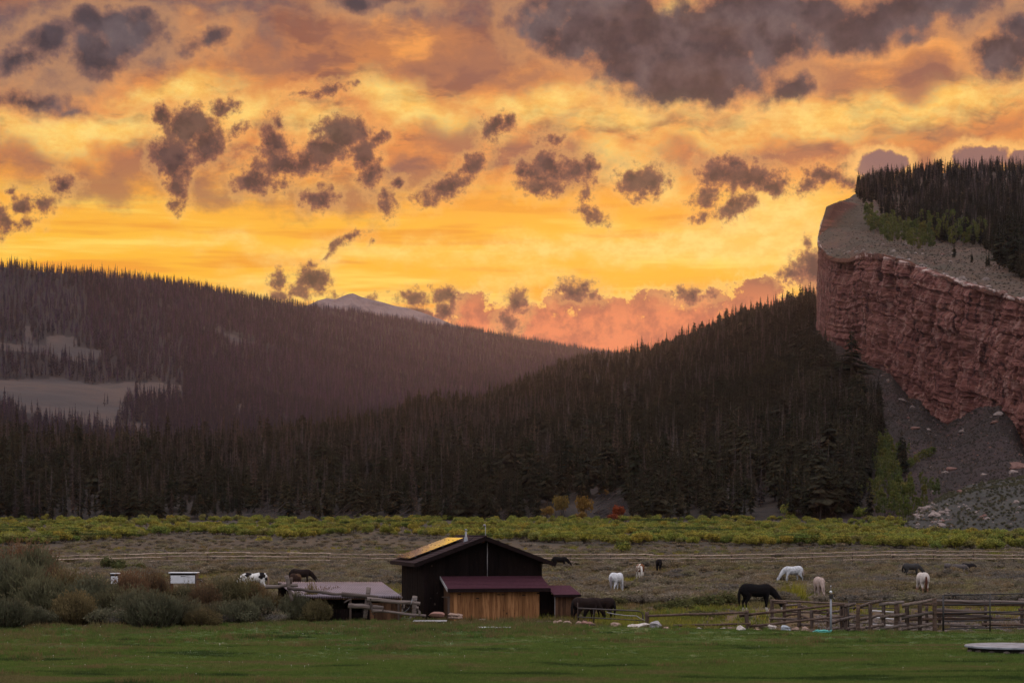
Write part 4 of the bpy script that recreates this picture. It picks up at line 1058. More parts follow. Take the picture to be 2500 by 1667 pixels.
PR_ssage = make_protos(sage, range(126, 129), (M_stem, M_slopesage), ('sage_stems', 'sage_leaves', 'slope_sage'), n=140)
def willows():
    n = 5300
    px = rng.uniform(-450, 3100, n); d = rng.uniform(1 / 715., 1 / 385., n); d = 1 / d
    # near edge of the band wanders
    near = np.interp(px, [-80, 60, 330, 420, 560, 700, 900, 1100, 1500, 2000, 2300, 2580], [410, 430, 470, 520, 500, 470, 520, 470, 430, 420, 405, 395])
    dens = fbm(px / 90, d / 60, 0, 3, 71)
    keep = (d > near) & (dens > -.42) & ~((px > 2240) & (d > 470 + 50 * (px < 2520)))
    px, d, near = px[keep], d[keep], near[keep]; x = (px - 1250) / F * d
    pos = np.stack([x, d, ground_z(x, d) - .05], -1)
    sc = rng.uniform(.55, 1.15, len(px)); idx = rng.integers(0, 5, len(px)); rot = rng.uniform(0, 6.28, len(px))
    # bigger bushes along the near edge
    sc = sc * np.where(d < near + 25, 1.05, np.interp(d, [400, 700], [1.0, .85]))
    front = np.argsort(-(sc / d) * ((px > -20) & (px < 2520)))[:230]
    for i in front:
        zone = 'left of the barn' if px[i] < 930 else 'right behind the barn roof' if px[i] < 1400 else 'in the middle of the pasture' if px[i] < 1900 else 'at the right end of the pasture'
        plant('willow_bush', PR_wil[idx[i]][:2], Vector(pos[i]), rot[i], (sc[i] * 1.1, sc[i] * 1.1, sc[i]), 'yellow green willow bush in the band %s' % zone, 'bush', 'willows in the band ' + zone, SN)
    rest = np.ones(len(px), bool); rest[front] = False
    scatter('willow_thicket', pos[rest], rot[rest], sc[rest], idx[rest], [q[2] for q in PR_wil])
    for (x_, y_, s_, lab) in ((225, 1332, 1.5, 'large round green willow bush standing before the band at left'), (300, 1318, 1.35, 'dark olive willow bush right of the large round one at left'), (365, 1316, 1.3, 'flat topped dark willow bush, rightmost of the left three'),
                              (640, 1338, 1.25, 'round green willow bush standing before the band left of the barn'), (695, 1334, 1.0, 'smaller willow bush touching the round one left of the barn'), (1520, 1352, 1.0, 'brownish lone willow bush in front of the band above the spotted horse')):
        d_ = 21875 / (y_ - HOR); plant('willow_bush', PR_wil[int(x_) % 5][:2], P(x_, y_, d_), x_, s_, lab, 'bush', None, SN)
willows()

# where the animals graze: they have trodden and cropped the sage round their feet
HORSES_AT = [(620, 1448), (722, 1452), (735, 1432), (1367, 1389), (1506, 1449), (1562, 1418), (1608, 1399), (1848, 1492), (1935, 1425), (2001, 1462), (2226, 1409), (2252, 1455), (2314, 1400), (2344, 1404), (2364, 1400)]
def trodden(x, d):
    m = np.zeros(len(x), bool)
    for hx, hy in HORSES_AT:
        hd = 21875 / (hy - HOR); cx = (hx - 1250) / F * d; m |= (np.abs(x - cx) < 1.3) & (d < hd + 1.5) & (d > hd - (2.5 + hd * .045))
    return m
def pasture():
    n = 35000
    u = rng.random(n); px = rng.uniform(-450, 3100, n); d = 1 / rng.uniform(1 / 560., 1 / 93., n)
    # even cover on the ground: resample weight
    w = d ** 1.0; k = rng.choice(n, 13500, replace=False, p=w / w.sum()); px, d = px[k], d[k]
    x = (px - 1250) / F * d
    dens = fbm(x / 9, d / 14, 0, 3, 81)
    edge_ = lawn_edge(px)
    keep = (d > edge_ + 5.0) & (dens > -.30)
    keep &= ~(trodden(x, d) & (rng.random(len(x)) < .93))
    keep &= ~((d < 101) & (px > 1000) & (px < 1460))             # barn yard
    keep &= ~((d < 118) & (px > 1440))                           # bare corral ground
    keep &= ~((d < 108) & (px > 640) & (px < 1010)) 
    px, d, x = px[keep], d[keep], x[keep]
    pos = np.stack([x, d, ground_z(x, d) - .02], -1); m = len(px)
    sc = rng.uniform(.7, 1.6, m) * np.interp(d, [90, 200, 560], [.95, 1.15, 1.7]); idx = rng.integers(0, 6, m); rot = rng.uniform(0, 6.28, m)
    far = d > 300
    sc3 = np.stack([sc * 1.25, sc * 1.25, sc * np.where(far, .6, .85)], -1)
    green = (fbm(x / 13, d / 22, 0, 2, 83) > .22) & (d < 190)
    front = np.argsort(-(sc / d) * ((px > -20) & (px < 2520)))[:290]
    for i in front:
        zone = 'left of the low tin roofed shed' if px[i] < 660 else 'between the tin roofed shed and the barn' if px[i] < 1010 else 'right of the barn' if px[i] < 1700 else 'behind the log corral'
        plant('sagebrush', PR_sage[idx[i]][:2], Vector(pos[i]), rot[i], tuple(sc3[i]), 'brown grey sagebrush clump in the pasture ' + zone, 'shrub', 'sagebrush in the pasture ' + zone, SN)
    rest = np.ones(m, bool); rest[front] = False
    scatter('sagebrush_cover', pos[rest], rot[rest], sc3[rest], idx[rest], [q[2] for q in PR_sage])
    # low greener growth and dry grass between
    tf = [grass_tuft(131 + k, H=.32, Rr=.28, n=34, w=.022).mesh('dry_tuft', [M_drygrass]) for k in range(3)]
    tf += [grass_tuft(141 + k, H=.40, Rr=.30, n=34, w=.025).mesh('green_tuft', [M_willow]) for k in range(2)]
    n = 30000; px = rng.uniform(-450, 3100, n); d = 1 / rng.uniform(1 / 420., 1 / 88., n); x = (px - 1250) / F * d
    keep = (d > lawn_edge(px) + .5); px, d, x = px[keep], d[keep], x[keep]; m = len(px)
    green = fbm(x / 8, d / 12, 0, 2, 84) > .18
    keep = ~((d < 112) & (px > 1440) & ~green & (rng.random(m) < .6)) & ~((d > 88) & (d < 112) & (px > 1700) & (rng.random(m) < .8)); x, d, green = x[keep], d[keep], green[keep]; m = len(x)
    scatter('pasture_grass', np.stack([x, d, ground_z(x, d)], -1), rng.uniform(0, 6.28, m), rng.uniform(.5, 1.3, m) * np.interp(d, [90, 400], [.8, 1.6]), np.where(green, rng.integers(3, 5, m), rng.integers(0, 3, m)), tf)
pasture()

M_fieldgreen = leafy('field_bush_leaves', [L(0.075, 0.085, 0.032), L(0.10, 0.10, 0.036), L(0.085, 0.075, 0.036)], 0.85, 0.4)
PR_fg = make_protos(bush, range(106, 109), (M_stem, M_fieldgreen), ('bush_stems', 'bush_leaves', 'bush'), Rr=2.0, H=1.5, n=700, s=.15)
def single_shrubs():
    r = random.Random(22)
    # greener clumps that stand out in the pasture
    for (x, y, s_, hs, lab) in ((1935, 1464, 1.5, 1.6, 'tall grassy green clump behind the corral between two pale horses'), (1560, 1470, 1.0, .9, 'small yellow green clump right of the white horse'),
                            (1770, 1482, 1.3, .9, 'yellow green clump left of the black horse'), (1725, 1486, 1.2, .9, 'low green clump in the pasture left of the black horse'), (2185, 1465, 1.1, .8, 'green clump in the pasture above the log corral'),
                            (2320, 1452, 1.0, .8, 'yellow green clump right of the pale horse seen from behind'), (1715, 1512, 1.2, .55, 'dark low bush on the bare ground behind the long rail'), (1650, 1494, 1.2, .8, 'olive bush at the edge of the bare ground'),
                            (1500, 1478, 1.0, .7, 'olive clump below the white horse'), (270, 1400, 1.8, 1.2, 'yellow green willow clump above the dark thicket at left'), (330, 1403, 1.6, 1.0, 'yellowing willow clump right beside the green one at left')):
        d = 21875 / (y - HOR); b = PR_fg[int(x) % 3] if x < 1900 or x > 2000 else None
        sc = s_ * .5
        if b is None:
            cr = grass_tuft(150, H=1.15, Rr=.75, n=420, w=.03); tr = MB(); tr.tube([(0, 0, -.1), (0, 0, .2)], [.1, .05], 5)
            b = (tr.mesh('clump_root', [M_stem]), cr.mesh('clump_blades', [M_willow])); sc = 1.0; hs = 1.0
            plant('grass_clump', b[:2], P(x, y, d), x, (1, 1, 1), lab, 'plant', None, ('root', 'blades')); continue
        plant('willow_bush', b[:2], P(x, y, d), x, (sc, sc, sc * hs), lab, 'bush', None, SN)
    # autumn shrubs at the forest foot
    def recol(pr, mat):
        a, c = pr[0].copy(), pr[1].copy(); c.materials[0] = mat; return a, c
    yl = recol(PR_wil[0], M_autumn); rd = recol(PR_wil[1], M_redleaf); asy = (PR_asp[0][0], PR_asp[0][1].copy()); asy[1].materials[0] = M_autumn
    for (x, y, s_, hs, pr, lab) in ((1336, 1264, 2.0, 1.6, yl, 'yellow autumn shrub at the forest foot, leftmost of the autumn group'), (1372, 1258, 2.6, 2.0, yl, 'taller yellow autumn shrub second from left in the autumn group'),
                               (1428, 1266, 2.4, 2.4, yl, 'orange yellow autumn shrub left of the grey timber pile'), (1418, 1272, 1.6, 1.4, yl, 'low orange autumn shrub at the foot of the grey timber pile'),
                               (1512, 1270, 1.9, 2.0, rd, 'bright red autumn shrub at the forest foot'), (1498, 1272, 1.4, 1.4, rd, 'small red shrub left of the bright red one'), (1550, 1272, 1.3, 1.0, rd, 'dull red brown low shrub right of the bright red one'),
                               (1474, 1216, 1.6, 1.2, yl, 'yellow shrub on top of the timber pile bank'), (1922, 1268, 2.0, 2.0, (PR_wil[2][0], PR_wil[2][1]), 'olive shrub alone at the forest foot near the right'), (2108, 1274, 2.2, 1.6, PR_wil[3], 'green shrub at the forest corner under the cliff')):
        plant('autumn_shrub', pr[:2], foot(x, y), x, (s_ * .8, s_ * .8, s_ * hs * .62), lab, 'shrub', None, SN)
single_shrubs()

def tall_shrub(seed, Rr, H, n, w=.016, spread=.55, twist=.25, leaf=0):
    """upright willow: many thin shoots fanning up from one root, with small leaves"""
    r = random.Random(seed); tr, cr = MB(), MB()
    for k in range(n):
        a = r.uniform(0, 6.28); q = math.sqrt(r.random()); tip = Vector((math.cos(a) * Rr * q, math.sin(a) * Rr * q, H * (1 - .35 * q * q) * r.uniform(.55, 1.05)))
        b = Vector((math.cos(a) * Rr * q * .45, math.sin(a) * Rr * q * .45, -.05)); m = (b + tip) / 2 + Vector((math.cos(a), math.sin(a), 0)) * Rr * .08 + Vector((r.gauss(0, 1), r.gauss(0, 1), 0)) * .05
        d = (tip - b).normalized(); e = d.orthogonal().normalized(); th = r.uniform(0, 6.28); e = (e * math.cos(th) + d.cross(e) * math.sin(th)) * w
        T_ = tr if k % 3 == 0 else cr
        T_.tri(tuple(b - e), tuple(b + e), tuple(m + e)); T_.tri(tuple(b - e), tuple(m + e), tuple(m - e)); T_.tri(tuple(m - e), tuple(m + e), tuple(tip))
        for j in range(leaf):
            t = r.uniform(.35, 1.0); p = (m.lerp(tip, (t - .5) * 2) if t > .5 else b.lerp(m, t * 2)) + Vector((r.gauss(0, .05), r.gauss(0, .05), r.gauss(0, .04)))
            f = (d + Vector((r.gauss(0, .5), r.gauss(0, .5), r.gauss(0, .3)))).normalized(); g_ = f.orthogonal().normalized() * .03
            l_ = r.uniform(.10, .18); cr.tri(tuple(p - g_), tuple(p + g_), tuple(p + f * l_))
    return tr, cr
def foreground_shrubs():
    def two(b, mats, nm): tr, cr = b; return (tr.mesh(nm + '_stems', [mats[0]]), cr.mesh(nm + '_shoots', [mats[1]]))
    red = [two(tall_shrub(200 + k, 1.0, 2.0, 620, leaf=4), (M_stem, M_redtwig), 'red_willow') for k in range(3)]
    dark = [two(tall_shrub(210 + k, 1.25, 1.5, 560, leaf=9), (M_stem, M_darkleaf), 'dark_shrub') for k in range(3)]
    grey = [two(tall_shrub(220 + k, 1.1, 1.15, 520, w=.02, leaf=9), (M_stem, M_sagegrey), 'grey_sage') for k in range(3)]
    tan = [two(tall_shrub(230 + k, .6, 1.9, 420, w=.018, leaf=2), (M_stem, M_drygrass), 'dry_shrub') for k in range(2)]
    bgrn = [two(tall_shrub(240 + k, 1.2, 1.6, 560, leaf=9), (M_stem, leafy('olive_shrub_leaves', [L(0.1190, 0.1050, 0.0504), L(0.1540, 0.1190, 0.0576)], .9, .35)), 'olive_shrub') for k in range(2)]
    K_ = {'r': red, 'd': dark, 'g': grey, 't': tan, 'o': bgrn}; nm = {'r': 'reddish willow shrub', 'd': 'dark leafy shrub', 'g': 'grey green sagebrush', 't': 'straw coloured dry shrub', 'o': 'olive brown shrub'}
    H0 = {'r': 2.0, 'd': 1.5, 'g': 1.15, 't': 1.9, 'o': 1.6}; W0 = {'r': 1.0, 'd': 1.25, 'g': 1.1, 't': .6, 'o': 1.2}
    # kind, x, foot y, top y, half width px, label ending
    T_ = [('r', 40, 1452, 1302, 95, 'the tallest, at the left edge'), ('d', 85, 1470, 1330, 60, 'under the tall reddish one at the left edge'), ('d', 10, 1500, 1345, 70, 'cut off by the left edge, dark'),
          ('d', 60, 1505, 1370, 70, 'in the dark hollow below the tall willow'), ('r', 130, 1480, 1372, 45, 'right beside the tall one, a third its height'), ('o', 165, 1500, 1385, 62, 'in the thicket under the lone rail fence end'),
          ('d', 110, 1515, 1400, 65, 'low in the left thicket'), ('g', 18, 1536, 1455, 55, 'the nearest, at the left edge of the lawn'), ('g', 80, 1528, 1478, 30, 'small round one on the lawn edge at left'),
          ('r', 200, 1490, 1388, 40, 'left of the small white box'), ('d', 225, 1510, 1400, 60, 'in front of the small white box'), ('o', 180, 1525, 1440, 50, 'ragged at the lawn edge at left'),
          ('o', 262, 1480, 1420, 34, 'just under the small white box'), ('r', 318, 1495, 1385, 46, 'right of the small white box, orange tinged'), ('r', 370, 1492, 1378, 44, 'left of the larger white box'), ('t', 390, 1490, 1380, 22, 'at the left side of the larger white box'),
          ('d', 285, 1515, 1425, 60, 'in the middle of the thicket'), ('d', 340, 1520, 1430, 60, 'in the middle of the thicket, right of the dark one'), ('g', 375, 1536, 1445, 62, 'large rounded one below the larger white box'),
          ('g', 440, 1532, 1450, 52, 'rounded one right of the large grey one'), ('o', 430, 1500, 1424, 40, 'in front of the larger white box'), ('d', 460, 1500, 1422, 36, 'right under the larger white box'), ('r', 500, 1505, 1415, 40, 'right of the larger white box'),
          ('d', 540, 1500, 1402, 48, 'below the black and white horse'), ('o', 590, 1500, 1405, 48, 'hiding the legs of the black and white horse'), ('r', 625, 1500, 1415, 34, 'right below the black and white horse'),
          ('g', 520, 1525, 1470, 45, 'low one below the black and white horse'), ('g', 575, 1525, 1462, 52, 'wide pale one left of the crossed fence posts'), ('o', 495, 1535, 1480, 45, 'at the lawn edge in the middle of the thicket'),
          ('d', 630, 1520, 1450, 40, 'dark one left of the crossed fence posts'), ('o', 660, 1515, 1436, 36, 'below the crossed fence posts'), ('d', 722, 1518, 1442, 38, 'dark one in front of the tin roof, left'),
          ('t', 760, 1516, 1412, 17, 'tall narrow one before the tin roof'), ('r', 792, 1512, 1425, 26, 'spiky one before the tin roof'), ('r', 818, 1510, 1428, 24, 'spiky one before the tin roof, rightmost'), ('g', 812, 1512, 1455, 28, 'greenish one before the middle of the tin roof'),
          ('o', 775, 1520, 1462, 34, 'low one under the tall narrow one'), ('d', 838, 1500, 1462, 18, 'small one where the grey log fence begins'), ('o', 1212, 1518, 1500, 14, 'tiny one against the orange boards')]
    r = random.Random(3)
    for k, (kd, x, yb, yt, hw, lab) in enumerate(T_[:-1]):
        d = min(21875 / (yb - HOR), 128); px_m = F / d
        pr = K_[kd][k % len(K_[kd])]
        hh = (yb - yt) / px_m; ww = hw / px_m
        plant('shrub', pr, P(x, yb, d), r.uniform(0, 6), (ww / W0[kd] * 1.1, ww / W0[kd] * 1.1, hh / H0[kd] * 1.0), '%s, %s' % (nm[kd], lab), 'shrub', None, SN)
    # filler undergrowth between the shrubs
    px = np.concatenate([rng.uniform(-60, 660, 700), rng.uniform(640, 860, 120)]); yb = rng.uniform(1455, 1528, len(px)); d = 21875 / (yb - HOR); keep = d > lawn_edge(px) - .5; px, d = px[keep], d[keep]
    x = (px - 1250) / F * d; m = len(x)
    scatter('thicket_undergrowth', np.stack([x, d, ground_z(x, d)], -1), rng.uniform(0, 6.28, m), rng.uniform(.7, 1.4, m), rng.integers(0, 5, m), [q[2] for q in PR_sage[:2] + PR_gsage])
foreground_shrubs()

def lawn_cover():
    tf = [grass_tuft(300 + k, H=.085, Rr=.16, n=30, w=.010).mesh('lawn_tuft', [M_grassblade]) for k in range(4)]
    tf += [grass_tuft(310 + k, H=.17, Rr=.14, n=26, w=.010).mesh('weed_tuft', [M_grassblade if k else M_drygrass]) for k in range(2)]
    n = 80000; px = rng.uniform(-450, 3050, n); d = 1 / np.sqrt(rng.uniform(1 / 97. ** 2, 1 / 56. ** 2, n)); x = (px - 1250) / F * d
    keep = d < lawn_edge(px) + .4; px, d, x = px[keep], d[keep], x[keep]; m = len(x)
    z = lawn_z(x, d)
    patch = fbm(x / 2.2, d / 3.0, 0, 3, 91); rough = np.interp(d, [70, 84, 93], [-.5, .0, .55]) + patch + np.interp(px, [0, 900, 1300, 2500], [.15, .15, 0, -.25]) + .4 * np.exp(-((px - 1210) / 160) ** 2) * (d > 80)
    tall = rng.random(m) < np.clip(rough + .12, 0.0, .8)
    idx = np.where(tall, rng.integers(4, 6, m), rng.integers(0, 4, m))
    s_ = rng.uniform(.7, 1.3, m) * (1 + .35 * patch)
    scatter('lawn_grass', np.stack([x, d, z], -1), rng.uniform(0, 6.28, m), s_, idx, tf)
    # small white and yellowish flower heads
    fl = MB(); r = random.Random(4); leafball(fl, (0, 0, .16), .022, .016, 10, .018, r); fl.tube([(0, 0, 0), (0, 0, .16)], [.003, .003], 3)
    M_fl = material('flower_white', lambda g, b: L(.55, .52, .42), .8)
    m = 170; px = np.concatenate([rng.uniform(0, 1150, 120), rng.uniform(1150, 2500, 50)]); d = rng.uniform(60, 95, m); keep = d < lawn_edge(px) - .2; px, d = px[keep], d[keep]; x = (px - 1250) / F * d
    scatter('lawn_flowers', np.stack([x, d, lawn_z(x, d)], -1), rng.uniform(0, 6.28, len(x)), rng.uniform(.4, .8, len(x)), np.zeros(len(x), int), [fl.mesh('flower', [M_fl])])
lawn_cover()

def stony_stuff():
    """rubble on the scree, rim stones, sage on slopes"""
    M_pale = soil('pale_stone', L(.21, .165, .15), L(.27, .215, .195), L(.12, .095, .088), .5, 2.0, .4, .1)
    M_red = soil('red_stone', L(.14, .072, .060), L(.18, .10, .082), L(.08, .042, .037), .5, 2.0, .4, .1)
    st = [rock_mesh('stone', 400 + k, 2, .4) for k in range(4)]
    for k, me in enumerate(st): me.materials.append(M_pale if k % 2 else M_red)
    sg = [q[2] for q in PR_ssage]
    # scree
    p = sample(SC, 9000, .6, vmax=.96); px, py = to_px(p); lim = np.interp(py, [850, 1000, 1160, 1280], [1990, 2130, 2140, 2160]); keep = px > lim; p = p[keep]; n = len(p)
    isr = rng.random(n) < .06
    idx = np.where(isr, rng.integers(0, 4, n), rng.integers(4, 7, n)); sc = np.where(isr, rng.lognormal(-1.0, .5, n).clip(.15, 1.3), rng.uniform(.6, 1.2, n))
    scatter('scree_stones_and_sage', p, rng.uniform(0, 6.28, n), sc, idx, st + sg)
    p = sample(MD, 4200, .5, vmax=.93); px, py = to_px(p); n = len(p)
    out = inpoly(px, py, [(2235, 1300), (2235, 1240), (2270, 1225), (2330, 1240), (2330, 1300)]) | (np.abs(py - np.interp(px, [2360, 2440, 2560], [1235, 1290, 1330])) < 5)
    isr = np.where(out, rng.random(n) < .5, rng.random(n) < .02)
    idx = np.where(isr, rng.choice([1, 3, 1, 0], n), rng.integers(4, 7, n)); sc = np.where(isr, rng.lognormal(-.9, .45, n).clip(.2, 1.1), rng.uniform(.6, 1.1, n))
    scatter('mound_sage', p, rng.uniform(0, 6.28, n), sc, idx, st + [q[2] for q in PR_gsage])
    p = sample(PL, 5000, .6); px, py = to_px(p); keep = (py > 486) & (px > 2000); p, px, py = p[keep], px[keep], py[keep]; n = len(p)
    rim = np.abs(py - np.interp(px, [2110, 2212, 2328, 2433, 2500], [616, 637, 680, 711, 731])) < 5
    isr = rng.random(n) < np.where(rim, .85, .05)
    idx = np.where(isr, rng.choice([1, 3, 1, 0], n), rng.integers(4, 7, n)); sc = np.where(isr, rng.lognormal(-.2, .5, n).clip(.3, 2.2), rng.uniform(.7, 1.3, n))
    scatter('clifftop_sage', p, rng.uniform(0, 6.28, n), sc, idx, st + sg)
    # boulders that can be told apart on the slopes
    for (x, y, d, s_, m_, lab) in ((2234, 1046, 960, 3.2, 0, 'reddish boulder on the scree below the first cliff buttress'), (2201, 976, 1040, 3.4, 1, 'pale boulder under the left part of the cliff'), (2352, 1052, 880, 3.0, 1, 'long pale slab on the scree in the middle'),
                               (2436, 1010, 905, 3.6, 1, 'pale outcrop right below the cliff foot'), (2428, 1030, 880, 2.6, 0, 'dark red block beside the pale outcrop below the cliff'), (2322, 1146, 780, 3.0, 0, 'broken reddish outcrop low on the scree'), (2306, 1152, 770, 1.9, 1, 'small pale block left of the reddish outcrop'),
                               (2398, 1158, 740, 1.8, 1, 'pale stone in the red gully at right'), (2488, 1140, 720, 5.2, 0, 'big red ledge at the right edge below the cliff'), (2474, 1152, 700, 3.0, 1, 'pale block in front of the big red ledge'),
                               (1789, 1066, 960, 3.4, 1, 'pale boulder showing among the conifers of the middle hill'), (1766, 1086, 930, 2.4, 1, 'smaller pale boulder left below the one among the conifers'), (2000, 905, 1180, 3.8, 1, 'pale rock at the left foot of the cliff'),
                               (1978, 975, 1080, 3.4, 1, 'pale rock among trees below the cliff end'),
                               (2262, 1243, 540, 2.6, 1, 'white outcrop at the left nose of the sage mound'), (2280, 1256, 535, 2.6, 1, 'white outcrop block right of the nose of the sage mound'), (2298, 1250, 538, 1.8, 1, 'smaller white block on the sage mound'), (2300, 1280, 515, 1.8, 1, 'lowest white block at the foot of the sage mound')):
        me = st[int(x) % 4].copy(); me.materials[0] = M_pale if m_ else M_red
        o = link(bpy.data.objects.new('boulder', me)); o.location = snap(MD if x > 2255 and y > 1230 else NH if x < 1900 else SC, x, y); o.rotation_euler = (.2, .1, x); s_ *= .72; o.scale = (s_ * 1.1, s_, s_ * .75); tag(o, lab, 'boulder')
stony_stuff()
def fallen_timber():
    """grey trunks lying on the cleared banks at the forest foot"""
    r = random.Random(77); logs = []
    for k in range(3):
        m = MB(); m.tube([(0, 0, 0), (4, .2, .1), (9, -.1, 0)], [.16, .12, .05], 5)
        for j in range(5): x = r.uniform(2, 8); m.tube([(x, 0, 0), (x + .5, r.uniform(-.8, .8), r.uniform(.2, .9))], [.03, .01], 3)
        logs.append(m.mesh('log', [M_greywood]))
    pos, rot, sc, tl = [], [], [], []
    def heap(x0, x1, y0, y1, n, ang):
        for k in range(n):
            x, y = r.uniform(x0, x1), r.uniform(y0, y1); p = snap(NH, x, y); p.z += .3; pos.append(p); rot.append(r.gauss(ang, .5)); sc.append(r.uniform(.5, 1.1)); tl.append((r.uniform(-.1, .1), r.gauss(-.35, .2)))
    heap(1448, 1520, 1218, 1265, 90, .1); heap(600, 700, 1240, 1262, 40, .2); heap(800, 870, 1248, 1272, 55, .1); heap(950, 985, 1255, 1274, 16, 0); heap(1060, 1120, 1258, 1274, 30, 0); heap(1190, 1250, 1258, 1274, 34, 0); heap(1130, 1300, 1262, 1275, 20, 0); heap(2060, 2110, 1262, 1280, 14, 0)
    scatter('fallen_timber', np.array(pos), np.array(rot), np.array(sc), rng.integers(0, 3, len(pos)), logs, np.array(tl))
fallen_timber()

# ================================================================== built things
def box_mb(m, x0, x1, y0, y1, z0, z1, mi=0, M_=None):
    n = len(m.v); c = [Vector((x, y, z)) for z in (z0, z1) for y in (y0, y1) for x in (x0, x1)]
    if M_ is not None: c = [M_ @ q for q in c]
    m.v += [tuple(q) for q in c]
    for f in ((0, 2, 1), (1, 2, 3), (4, 5, 6), (5, 7, 6), (0, 1, 4), (1, 5, 4), (2, 6, 3), (3, 6, 7), (0, 4, 2), (2, 4, 6), (1, 3, 5), (3, 7, 5)):
        m.f.append(tuple(n + i for i in f)); m.m.append(mi)
def box_obj(name, x0, x1, y0, y1, z0, z1, mat, parent=None, bevel=0.0):
    bm = bmesh.new(); bmesh.ops.create_cube(bm, size=1)
    for v in bm.verts: v.co = Vector((x0 + (v.co.x + .5) * (x1 - x0), y0 + (v.co.y + .5) * (y1 - y0), z0 + (v.co.z + .5) * (z1 - z0)))
    if bevel: bmesh.ops.bevel(bm, geom=bm.edges[:], offset=bevel, segments=1, affect='EDGES')
    me = bpy.data.meshes.new(name); bm.to_mesh(me); bm.free(); me.materials.append(mat)
    return link(bpy.data.objects.new(name, me), parent)
def poly_obj(name, pts, thick, mat, parent=None, nrm=None):
    """a flat polygon given thickness along its normal (downwards / backwards)"""
    pts = [Vector(p) for p in pts]; n_ = nrm or (pts[1] - pts[0]).cross(pts[2] - pts[0]).normalized()
    bm = bmesh.new(); a = [bm.verts.new(p) for p in pts]; b = [bm.verts.new(p - n_ * thick) for p in pts]
    bm.faces.new(a); bm.faces.new(b[::-1]); k = len(pts)
    for i in range(k): bm.faces.new((a[i], b[i], b[(i + 1) % k], a[(i + 1) % k]))
    bmesh.ops.recalc_face_normals(bm, faces=bm.faces[:])
    me = bpy.data.meshes.new(name); bm.to_mesh(me); bm.free(); me.materials.append(mat)
    return link(bpy.data.objects.new(name, me), parent)
def tube_obj(name, pts, rad, mat, parent=None, k=8, smooth=True):
    m = MB(); r = rad if hasattr(rad, '__len__') else [rad] * len(pts)
    m.tube(pts, r, k); return link(bpy.data.objects.new(name, m.mesh(name, [mat], smooth)), parent)

def wood(name, c1, c2, c3, scale=(6, 6, .5), rough=.8, bs=.4):
    def fn(g, b):
        p = objco(g); r = orand(g)
        q = g.v('ADD', p, g.v('SCALE', g.comb(r, r, r), scale=37.0))
        n = g.noise(g.mapping(q, scale=scale), 2.0, 5, .65, .4); n2 = g.noise(g.mapping(q, scale=(scale[0] * 4, scale[1] * 4, scale[2])), 2.0, 3, .6)
        c = g.mix(g.step(r, 0, 1, smooth=False), c1, c2); c = g.mix(g.step(n, .4, .68), c, c3)
        kn = g.vor(g.mapping(q, scale=(1, 1, .7)), 2.2); c = g.mix(g.step(kn, .11, .05), c, L(.02, .012, .008))
        hs = g.n.new('ShaderNodeHueSaturation'); g.put(hs.inputs['Color'], c); g.put(hs.inputs['Value'], g.step(r, 0, 1, .75, 1.2, smooth=False))
        bump(g, b, n2, bs, .01); return hs.outputs[0]
    return material(name, fn, rough, .06)
M_darkboard = wood('dark_barn_boards', L(.008, .005, .005), L(.012, .0075, .007), L(.005, .0035, .0035))
M_cedar = wood('cedar_boards', L(0.2600, 0.1235, 0.0525), L(0.3510, 0.1755, 0.0775), L(0.1560, 0.0676, 0.0300))
M_shedboard = wood('brown_shed_boards', L(0.1063, 0.0562, 0.0325), L(0.1500, 0.0775, 0.0438), L(0.0562, 0.0300, 0.0200))
M_trim = wood('dark_trim', L(.016, .009, .010), L(.020, .012, .012), L(.009, .006, .006), scale=(2, 6, 6))
def m_roof(g, b):
    p = objco(g); n = g.noise(p, 6.0, 5, .7); n2 = g.noise(g.mapping(p, scale=(1, 4, 4)), 3.0, 4, .6)
    bump(g, b, n, .5, .01); return g.mix(g.step(n2, .35, .65), g.mix(g.step(n, .4, .6), L(.052, .019, .028), L(.078, .030, .042)), L(.063, .023, .033))
M_roof = material('maroon_shingle', m_roof, .85, .08)
M_roofdark = material('dark_roofing', lambda g, b: g.mix(g.step(g.noise(objco(g), 5, 4, .6), .35, .65), L(.022, .013, .016), L(.034, .020, .023)), .8, .08)
M_log = wood('weathered_log', L(.135, .108, .098), L(.19, .155, .14), L(.07, .053, .047), scale=(.5, 6, 6))
M_logbrown = wood('brown_peeled_log', L(.15, .10, .075), L(.11, .078, .062), L(.055, .036, .028), scale=(.5, 6, 6))
M_bark_log = wood('barky_log', L(.085, .060, .050), L(.12, .085, .07), L(.22, .175, .15), scale=(3, 9, 9))
M_post = wood('fence_post_wood', L(.13, .092, .074), L(.085, .064, .056), L(.045, .033, .028))
M_blackmetal = material('black_gate_metal', lambda g, b: L(.018, .016, .016), .5, .4)
M_brownmetal = material('brown_gate_metal', lambda g, b: L(.05, .038, .035), .5, .4)
M_whitemetal = material('white_pipe', lambda g, b: g.mix(g.step(g.noise(objco(g), 4, 3, .6), .4, .7), L(.62, .60, .60), L(.42, .40, .40)), .5, .4)
M_galv = material('galvanised_metal', lambda g, b: g.mix(g.step(g.noise(objco(g), 7, 3, .6), .4, .7), L(0.2160, 0.2280, 0.2580), L(0.1560, 0.1620, 0.1860)), .45, .5)
M_white = material('white_paint', lambda g, b: g.mix(g.step(g.noise(objco(g), 3, 5, .65), .45, .7), L(.72, .74, .78), L(.50, .50, .52)), .6, .3)
M_slab = material('pale_slab', lambda g, b: g.mix(g.step(g.noise(objco(g), 4, 5, .65), .4, .7), L(0.3450, 0.3375, 0.3450), L(0.2250, 0.2100, 0.2100)), .8, .3)
M_darkstuff = material('near_black_brown', lambda g, b: L(.02, .016, .015), .9, .1)  # one even near-black brown for bases, slots, holes and cable

